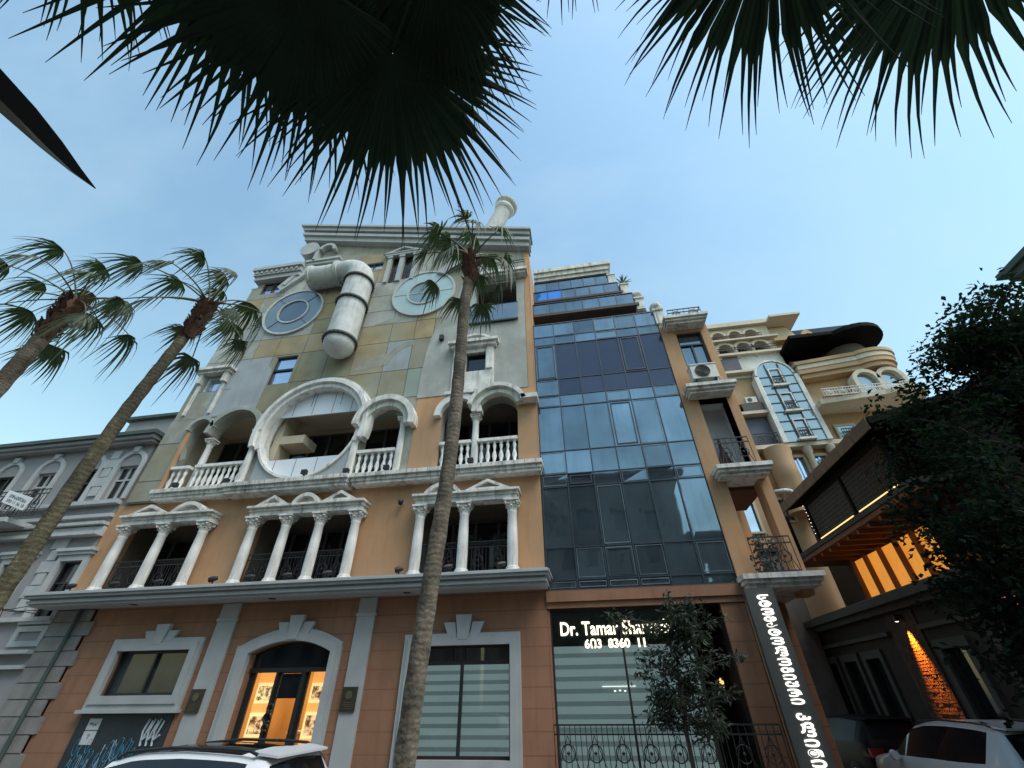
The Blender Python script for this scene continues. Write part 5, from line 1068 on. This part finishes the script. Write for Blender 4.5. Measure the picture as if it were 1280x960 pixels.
# ================================================================== PALMS
def frond_mb(mb, hub, axis, nrm, L, spread=150, nseg=34, join=.5, droop=.35, wind=(0, 0, 0), rg=random, m=0, wk=1.0, tp=.8, rag=(.6, 1.5), lr=(.90, 1.06)):
    hub = V3(hub); a = V3(axis).normalized(); n = V3(nrm); n = (n - a * n.dot(a)).normalized(); s = a.cross(n); wind = V3(wind)
    dth = rad(2 * spread / nseg)
    for i in range(nseg):
        th = rad(-spread + 2 * spread * (i + .5) / nseg) + rg.uniform(-.02, .02)
        ln = L * (1 - .30 * (abs(th) / rad(spread)) ** 2) * rg.uniform(*lr)
        d0 = a * math.cos(th) + s * math.sin(th); side = (-a * math.sin(th) + s * math.cos(th))
        dr = droop * rg.uniform(*rag); side_j = rg.uniform(-.17, .17)
        vs = []; ts = (0.02, .25, join, .68, .84, .94, 1.0)
        wmax = ln * join * math.tan(dth / 2) * 1.04 * wk
        for t in ts:
            p = hub + d0 * (ln * t) - n * (.10 * L * (t ** 2)) 
            q = max(0, t - join * .8)
            p = p + V3((0, 0, -1)) * (dr * ln * q * q * 2.2) + wind * (ln * q * q * 2.0) + side * (side_j * ln * q * q)
            wd = ln * t * math.tan(dth / 2) * 1.30 + .002 if t <= join else wmax * (1 - (t - join) / (1 - join)) ** tp + .0010
            ridge = n * (wd * .55)
            vs += [p - side * wd, p + ridge, p + side * wd]
        fs = []
        for k in range(len(ts) - 1):
            b = k * 3; fs += [(b, b + 1, b + 4, b + 3), (b + 1, b + 2, b + 5, b + 4)]
        mb.add(vs, fs, m)
def petiole(mb, a, b, sag, r0, r1, m=1):
    a, b = V3(a), V3(b); pts = []
    for i in range(7):
        t = i / 6; pts.append(a.lerp(b, t) + V3((0, 0, 1)) * (sag * 4 * t * (1 - t)))
    mb.tube(pts, [r0 + (r1 - r0) * i / 6 for i in range(7)], 6, m, True)
def palm(label, x, y, h, r0, r1, seed, crown_len, blade, nf, wind, lean=(0, 0), leafm=FROND, nseg=26, boots=1.0, group='palms along the street', trunkm=TRUNK, custom=None, elev=(75, -48), spread=100):
    rg = random.Random(seed)
    t = thing('palm_tree', label, 'palm tree', (x, y, .08), group)
    path = []; rs = []; n = 44
    for i in range(n + 1):
        q = i / n; z = .08 + (h - .08) * q
        path.append(V3((x + lean[0] * q + .03 * math.sin(q * 9 + seed), y + lean[1] * q + .03 * math.cos(q * 7 + seed), z)))
        rs.append((r0 + (r1 - r0) * q) * (1 + (.30 * max(0, 1 - q * 12))) * (1 + (.055 if i % 2 else -.02) + rg.uniform(-.02, .02)))
    m = MB(); m.tube(path, rs, 18); m.obj('trunk', trunkm, t)
    top = path[-1]
    m = MB()
    for k in range(int(90 * boots)):
        q = rg.random(); z = -q * boots * .75 + .12; a = rg.uniform(0, 6.283); rr_ = r1 * (1.0 + .25 * (1 - q)); c, s_ = math.cos(a), math.sin(a)
        p = top + V3((c * rr_, s_ * rr_, z)); o = p + V3((c * .10, s_ * .10, rg.uniform(.12, .22))); tx = V3((-s_, c, 0)) * .055
        m.add([p - tx, p + tx, o + tx * .5, o - tx * .5, p - tx - V3((c, s_, 0)) * .05, p + tx - V3((c, s_, 0)) * .05], [(0, 1, 2, 3), (3, 2, 5, 4)])
    m.lathe((top.x, top.y, top.z - .3), [(r1 * 1.1, 0), (r1 * 1.3, .3), (r1 * .8, .5), (.03, .62)], 14)
    m.obj('leaf_bases', BOOT, t)
    apex = top + V3((0, 0, .18))
    for i in range(nf):
        if custom:
            hub, tip, L, nr, sp = custom[i]
            hub = V3(hub); axis = V3(tip) - hub
            m = MB(); frond_mb(m, hub, axis, nr, L, sp, int(nseg * sp / 100), .60, .16, wind, rg, wk=.82, tp=1.0, rag=(.3, 2.6), lr=(.86, 1.08)); petiole(m, apex + (hub - apex).normalized() * .1, hub, .12, .024, .012, 0)
        else:
            az = i * 2.39996 + rg.uniform(-.3, .3); el = rad(elev[0] + (elev[1] - elev[0]) * (i / max(1, nf - 1)) + rg.uniform(-8, 8))
            d = V3((math.cos(az) * math.cos(el), math.sin(az) * math.cos(el), math.sin(el)))
            pl = crown_len * rg.uniform(.8, 1.15); hub = apex + d * pl + V3((0, 0, -.12 * pl)) + V3(wind) * (.25 * pl)
            axis = (d * .75 + V3((0, 0, -.65)) + V3(wind) * 1.1).normalized(); nr = (V3((0, 0, 1)) + d * .5 + V3((rg.uniform(-.4, .4), rg.uniform(-.4, .4), 0)))
            m = MB(); frond_mb(m, hub, axis, nr, blade * rg.uniform(.85, 1.15), spread * rg.uniform(.8, 1.25), nseg, .52, .8, wind, rg, wk=1.25, tp=.7, rag=(.3, 2.4), lr=(.62, 1.08)); petiole(m, apex, hub, .10 * pl, .02, .011)
        m.obj('frond', [leafm, PETI], t)
    return t
palm('palm with mossy trunk standing before the orange building, its crown over the roof edge', -1.93, 5.25, 9.2, .112, .092, 3, .95, .52, 17, (-.12, .0, -.05), (.30, .0), FROND, 20, 1.0, trunkm=TRUNK, elev=(78, -38), spread=82)
palm('windblown palm with red-brown leaf bases beside the roof of the face', -8.05, 5.0, 8.62, .118, .092, 5, 1.15, .56, 16, (-.55, -.05, .0), (.58, .0), FROND, 24, 1.3, trunkm=TRUNKD, elev=(72, -34), spread=80)
palm('windblown palm cut by the left edge of the picture', -11.75, 5.0, 9.4, .165, .14, 8, 1.25, .66, 16, (-.55, -.05, .0), (.45, 0), FROND, 24, 1.6, elev=(72, -34), spread=80)
toC = lambda p: (V3((0, 0, 1.9)) - V3(p))
ov = [((-.74, .60, 4.75), (-.77, 1.31, 4.25), .92, 132), ((-1.15, .05, 4.75), (-1.78, .45, 4.35), .98, 110), ((-.98, .28, 4.68), (-1.62, .74, 4.35), .92, 108), ((.30, -.02, 5.0), (.36, .6, 4.75), .66, 55),
      ((1.19, .40, 4.8), (.98, .97, 4.35), .84, 108), ((2.0, .55, 4.75), (1.93, 1.16, 4.3), .84, 112), ((-1.85, -.25, 4.85), (-2.4, .1, 4.5), .74, 100), ((-.42, .30, 4.95), (-.34, .9, 4.65), .70, 100), ((-.55, .30, 5.0), (-.5, .9, 4.8), .8, 120),
      ((.3, -1.6, 4.9), (.3, -2.3, 4.4), .95, 110), ((1.3, -1.2, 5.0), (1.9, -1.7, 4.6), .95, 110), ((-.8, -1.3, 5.0), (-1.3, -1.9, 4.6), .95, 110), ((.2, -.5, 6.1), (.3, -.4, 7.0), .95, 110)]
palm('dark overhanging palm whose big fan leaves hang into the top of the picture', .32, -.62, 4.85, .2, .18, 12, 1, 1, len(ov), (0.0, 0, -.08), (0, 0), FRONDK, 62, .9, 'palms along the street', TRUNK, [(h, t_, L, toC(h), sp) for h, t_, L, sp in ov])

# ================================================================== BROADLEAF TREES
def limb(m, a, b, r0, r1, rg, wob=.06):
    a, b = V3(a), V3(b); n = 7; pts = []
    for i in range(n + 1):
        q = i / n; pts.append(a.lerp(b, q) + V3((rg.uniform(-wob, wob), rg.uniform(-wob, wob), rg.uniform(-wob, wob))) * (0 if i in (0, n) else 1))
    m.tube(pts, [r0 + (r1 - r0) * i / n for i in range(n + 1)], 8)
def leaf(m, p, d, ln, wd, rg):
    d = V3(d).normalized(); s_ = d.cross(V3((rg.uniform(-1, 1), rg.uniform(-1, 1), rg.uniform(-1, 1)))).normalized() * wd; n = d.cross(s_).normalized() * wd * .5
    m.add([p, p + d * ln * .45 + s_ + n, p + d * ln, p + d * ln * .45 - s_ + n, p + d * ln * .45], [(0, 4, 1), (4, 2, 1), (0, 3, 4), (4, 3, 2)])
# young street tree in front of the shop
rg = random.Random(21)
t = thing('street_tree', 'slim young tree with narrow drooping leaves in front of the shop window', 'tree', (1.62, 11.1, .08))
m = MB(); limb(m, (1.62, 11.1, 0.0), (1.82, 11.1, 3.0), .05, .02, rg, .03); tips = []
for k in range(26):
    z = rg.uniform(1.25, 3.55); a = rg.uniform(0, 6.283); ln = rg.uniform(.35, .95) * (1.0 if z < 3 else .8)
    b = V3((1.62 + .2 * z / 3, 11.1, z)); e = b + V3((math.cos(a) * ln * 1.15 + .12, math.sin(a) * ln * .7, rg.uniform(.1, .5))); limb(m, b, e, .014, .005, rg, .02); tips.append((b, e))
for e in ((3.15, 11.1, 2.62), (2.75, 11.1, 2.0), (.6, 11.1, 3.3), (1.1, 11.0, 1.7), (2.4, 11.0, 1.5), (2.6, 11.2, 3.5), (.55, 11.1, 3.45), (2.9, 11.2, 3.3), (1.0, 11.1, 2.3)): limb(m, (1.78, 11.1, e[2] - .35), e, .016, .005, rg, .03); tips.append((V3((1.78, 11.1, e[2] - .35)), V3(e)))
limb(m, (1.82, 11.1, 3.0), (1.9, 11.1, 3.75), .02, .006, rg, .03); tips.append((V3((1.82, 11.1, 3.0)), V3((1.9, 11.1, 3.8))))
m.obj('trunk', BARK, t)
m = MB()
for b, e in tips:
    for k in range(105):
        q = rg.uniform(.2, 1.05); p = b.lerp(e, q) + V3((rg.gauss(0, .085), rg.gauss(0, .085), rg.gauss(0, .07))); leaf(m, p, (rg.uniform(-1, 1), rg.uniform(-1, 1), rg.uniform(-1.2, .3)), rg.uniform(.11, .19), rg.uniform(.017, .028), rg)
m.obj('crown', LEAFM, t)
# big dark tree at the right edge
rg = random.Random(33)
t = thing('broadleaf_tree', 'big dark leafy tree filling the right edge in front of the alley', 'tree', (8.9, 7.9, 0))
TX, TY = 9.35, 8.1
m = MB(); limb(m, (TX, TY, -.1), (TX - .1, TY, 3.0), .2, .16, rg, .04); cl = []
ends = []
outline = [(6.98, 7.42), (7.96, 8.44), (8.99, 9.11), (10.16, 9.44), (11.54, 9.35), (10.23, 6.11), (6.9, 1.7), (5.85, 1.9), (5.6, 2.3), (5.55, 2.85), (5.55, 3.5), (5.8, 4.34), (6.1, 5.2), (6.4, 6.2)]
def inside(x, z):
    r = False; n = len(outline)
    for i in range(n):
        (x0, z0), (x1, z1) = outline[i], outline[(i + 1) % n]
        if (z0 > z) != (z1 > z) and x < (x1 - x0) * (z - z0) / (z1 - z0) + x0: r = not r
    return r
while len(ends) < 115:
    x, z = rg.uniform(5.4, 11.6), rg.uniform(1.6, 9.5)
    if inside(x, z): ends.append(V3((x + .52, 7.9 + rg.uniform(-.7, 1.3), z - .1)))
for e in ends:
    b = V3((TX - .1, TY, min(max(2.6, e.z - 1.4), 6.0))); limb(m, b, e, .035, .010, rg, .1)
limb(m, (TX - .1, TY, 3.0), (TX - .2, TY, 8.2), .16, .03, rg, .08)
m.obj('trunk', BARK, t)
m = MB()
for e in ends:
    for sub in range(8):
        c = e + V3((rg.gauss(0, .26), rg.gauss(0, .36), rg.gauss(0, .24)))
        for k in range(34):
            p = c + V3((rg.gauss(0, .17), rg.gauss(0, .17), rg.gauss(0, .13))); leaf(m, p, (rg.uniform(-1, 1), rg.uniform(-1, 1), rg.uniform(-.9, .5)), rg.uniform(.10, .17), rg.uniform(.026, .042), rg)
m.obj('crown', LEAFD, t)

# ================================================================== CARS
def car(label, paint, loc, rotz, dims=(4.4, .90, 1.58), rails=True, dark_roof=False, glass=CARGL):
    L, W, H = dims; kx = L / 4.4; kz = H / 1.58
    # stations: (along, half width, belt z, roof z, roof half width)
    st = [(0, .62, .62, .66, .55), (.06, .74, .74, .78, .66), (.35, .84, .86, .90, .74), (.95, .885, .95, 1.0, .74), (1.18, .89, .98, 1.03, .73), (1.30, .895, .985, 1.10, .715), (1.62, .90, 1.0, 1.33, .67), (1.92, .90, 1.01, 1.49, .635), (2.25, .90, 1.02, 1.555, .62), (2.36, .90, 1.025, 1.565, .62), (2.46, .90, 1.03, 1.57, .62),
          (2.9, .90, 1.04, 1.58, .61), (3.18, .90, 1.05, 1.57, .60), (3.30, .895, 1.055, 1.565, .595), (3.62, .885, 1.07, 1.545, .58), (3.78, .88, 1.08, 1.525, .575), (3.95, .87, 1.09, 1.50, .57), (4.02, .865, 1.09, 1.46, .575), (4.24, .84, 1.08, 1.13, .66), (4.32, .82, 1.02, 1.06, .68), (4.40, .78, .80, .84, .66), (4.40, .72, .45, .48, .62)]
    rows = 9; V = []
    for (a, wd, bz, rz, rw) in st:
        wd *= W / .9; rw *= W / .9; z0 = .24
        half = [(wd * .90, z0), (wd * .99, .36), (wd, min(.62, bz * .75)), (wd * .985, bz - .04), (wd * .965, bz), (rw + (wd * .965 - rw) * .12, bz + (rz - bz) * .86), (rw * .93, bz + (rz - bz) * .955), (rw * .55, rz), (0, rz + .012)]
        pr = [(-y, z) for y, z in half] + [(y, z) for y, z in half[::-1][1:]]
        V.append([(a * kx, y, z * kz) for y, z in pr])
    n = len(V[0]); parts = {'body': MB(), 'side_window_a': MB(), 'side_window_b': MB(), 'windshield': MB(), 'rear_window': MB(), 'roof_panel': MB()}
    flat = [p for s_ in V for p in s_]
    faces = {k: [] for k in parts}
    for i in range(len(V) - 1):
        for j in range(n - 1):
            f = (i * n + j, (i + 1) * n + j, (i + 1) * n + j + 1, i * n + j + 1)
            jj = j if j < n // 2 else n - 2 - j
            a0, a1 = st[i][0], st[i + 1][0]
            key = 'body'
            if jj == 4 and a0 >= 1.30 and a1 <= 3.78: key = 'side_window_a' if j < n // 2 else 'side_window_b'
            if jj in (5, 6, 7) and 1.18 <= a0 and a1 <= 1.92: key = 'windshield'
            if jj in (6, 7) and a0 >= 4.02 and a1 <= 4.24: key = 'rear_window'
            if dark_roof and jj in (6, 7) and a0 >= 1.92 and a1 <= 3.62: key = 'roof_panel'
            faces[key].append(f)
    t = thing('parked_car', label, 'car', loc, 'parked cars', world=False); t.rotation_euler = (0, 0, rotz)
    for k, fl in faces.items():
        if not fl: continue
        used = sorted({i for f in fl for i in f}); mp = {o: i for i, o in enumerate(used)}
        m = parts[k]; m.add([flat[i] for i in used], [tuple(mp[i] for i in f) for f in fl], 0, True)
        if k == 'body': m.add([V[0][j] for j in range(n)], [tuple(range(n))]); m.add([V[-1][j] for j in range(n)], [tuple(range(n))[::-1]])
        m.obj(k[:11] if k.startswith('side') else k, paint if k == 'body' else glass, t)
    for a in (.82 * kx, 3.52 * kx):
        for s_ in (-1, 1):
            m = MB(); y = s_ * (W - .09); m.tube([(a, y - .1, .33), (a, y - .09, .33), (a, y + .09, .33), (a, y + .1, .33)], [.27, .33, .33, .27], 24); wl = m.obj('wheel', RUBBER, t)
            m = MB(); yy = y + s_ * .105; m.tube([(a, yy - .01, .33), (a, yy + .01, .33)], .2, 20); m.obj('rim', RIM, wl)
    for s_ in (-1, 1):
        m = MB(); q = (1.52 * kx, s_ * (W + .09), 1.0 * kz); m.tube([(q[0] - .06, q[1], q[2]), (q[0], q[1], q[2]), (q[0] + .07, q[1], q[2])], [.05, .085, .07], 10); m.bar((q[0], s_ * W * .93, q[2] - .03), (q[0], q[1], q[2] - .02), .04, .05); m.obj('mirror', paint, t)
        m = MB(); m.add([(4.10 * kx, s_ * W * .93, .98 * kz), (4.34 * kx, s_ * W * .80 + s_ * .09, .98 * kz), (4.38 * kx, s_ * W * .6, .98 * kz), (4.10 * kx, s_ * W * .965, .82 * kz), (4.40 * kx, s_ * W * .90, .80 * kz), (4.425 * kx, s_ * W * .6, .80 * kz)], [(0, 1, 4, 3), (1, 2, 5, 4)]); m.obj('tail_light', TAIL, t)
        if rails:
            m = MB(); pts = [(2.0 * kx, s_ * .60 * W / .9, 1.50 * kz), (2.1 * kx, s_ * .60 * W / .9, 1.55 * kz), (2.7 * kx, s_ * .60 * W / .9, 1.585 * kz), (3.4 * kx, s_ * .585 * W / .9, 1.575 * kz), (3.75 * kx, s_ * .57 * W / .9, 1.56 * kz), (3.85 * kx, s_ * .565 * W / .9, 1.53 * kz)]; m.tube(pts, .015, 8); m.obj('roof_rail', BLKPL, t)
    m = MB(); m.add([(3.80 * kx, -.56 * W / .9, 1.53 * kz), (4.10 * kx, -.53 * W / .9, 1.50 * kz), (4.10 * kx, .53 * W / .9, 1.50 * kz), (3.80 * kx, .56 * W / .9, 1.53 * kz), (3.80 * kx, -.56 * W / .9, 1.555 * kz), (4.10 * kx, -.53 * W / .9, 1.52 * kz), (4.10 * kx, .53 * W / .9, 1.52 * kz), (3.80 * kx, .56 * W / .9, 1.555 * kz)], [(0, 3, 2, 1), (4, 5, 6, 7), (0, 1, 5, 4), (1, 2, 6, 5), (2, 3, 7, 6), (3, 0, 4, 7)]); m.obj('roof_spoiler', paint, t)
    return t
c1 = car('white hatchback with dark roof rails parked in front of the lit entrance', PAINTW, (-6.75, 5.7, -.05), rad(0), (3.75, .84, 1.56), dark_roof=True)
c2 = car('white estate car with dark windows parked in the alley mouth under the dark tree', PAINTS, (6.72, 13.6, -.05), rad(-90), (4.5, .92, 1.56))
c3 = car('black car parked nose out in the dark alley ahead of the white estate car', PAINTK, (7.0, 18.4, -.05), rad(-90), (4.4, .9, 1.52), False, glass=mat('matt_dark_car_glass', (.006, .006, .008), .35, .05, spec=.08))
# litter bin behind the hatchback
t = thing('litter_bin', 'dark round litter bin on the pavement behind the white hatchback', 'bin', (-5.25, 9.5, .08))
m = MB(); m.lathe((-5.25, 9.5, .08), [(.18, 0), (.21, .1), (.22, .85), (.2, .88)], 18); m.obj('body', BLKPL, t); m = MB(); m.lathe((-5.25, 9.5, .965), [(.23, 0), (.22, .08), (.12, .18), (.02, .2)], 18); m.obj('lid', DARKM, t)
# ================================================================== STREET LAMP
t = thing('street_lamp', 'dark blade-shaped street lamp head hanging against the sky near the upper left corner', 'street lamp', (-5.4, .1, .1))
m = MB(); path = [V3((-3.985, 1.30, 5.6)), V3((-4.0, 1.13, 5.6)), V3((-4.0, .92, 5.605)), V3((-4.0, .68, 5.61)), V3((-4.02, .40, 5.62)), V3((-4.07, .15, 5.63))]
wds = [.006, .060, .115, .155, .18, .185]; vs = []
for p, q in zip(path, wds): vs += [p + V3((-q, 0, 0)), p + V3((0, 0, -.05 * min(1, q * 12))), p + V3((q, 0, 0)), p + V3((0, 0, .06 * min(1, q * 12)))]
m.add(vs, [(i * 4 + k, (i + 1) * 4 + k, (i + 1) * 4 + (k + 1) % 4, i * 4 + (k + 1) % 4) for i in range(5) for k in range(4)] + [(0, 1, 2, 3), (23, 22, 21, 20)]); m.obj('lamp_head', BLKPL, t)
m = MB(); m.tube([(-4.07, .18, 5.66), (-4.4, .12, 5.75), (-5.0, .1, 5.8), (-5.4, .1, 5.7)], .05, 10); m.obj('arm', DARKM, t)
m = MB(); m.tube([(-5.4, .1, .08), (-5.4, .1, 1.0), (-5.4, .1, 1.01), (-5.4, .1, 6.0)], [.12, .11, .08, .06], 14); m.obj('pole', DARKM, t)
for e in WORLD_EMPTIES: del e['_w']
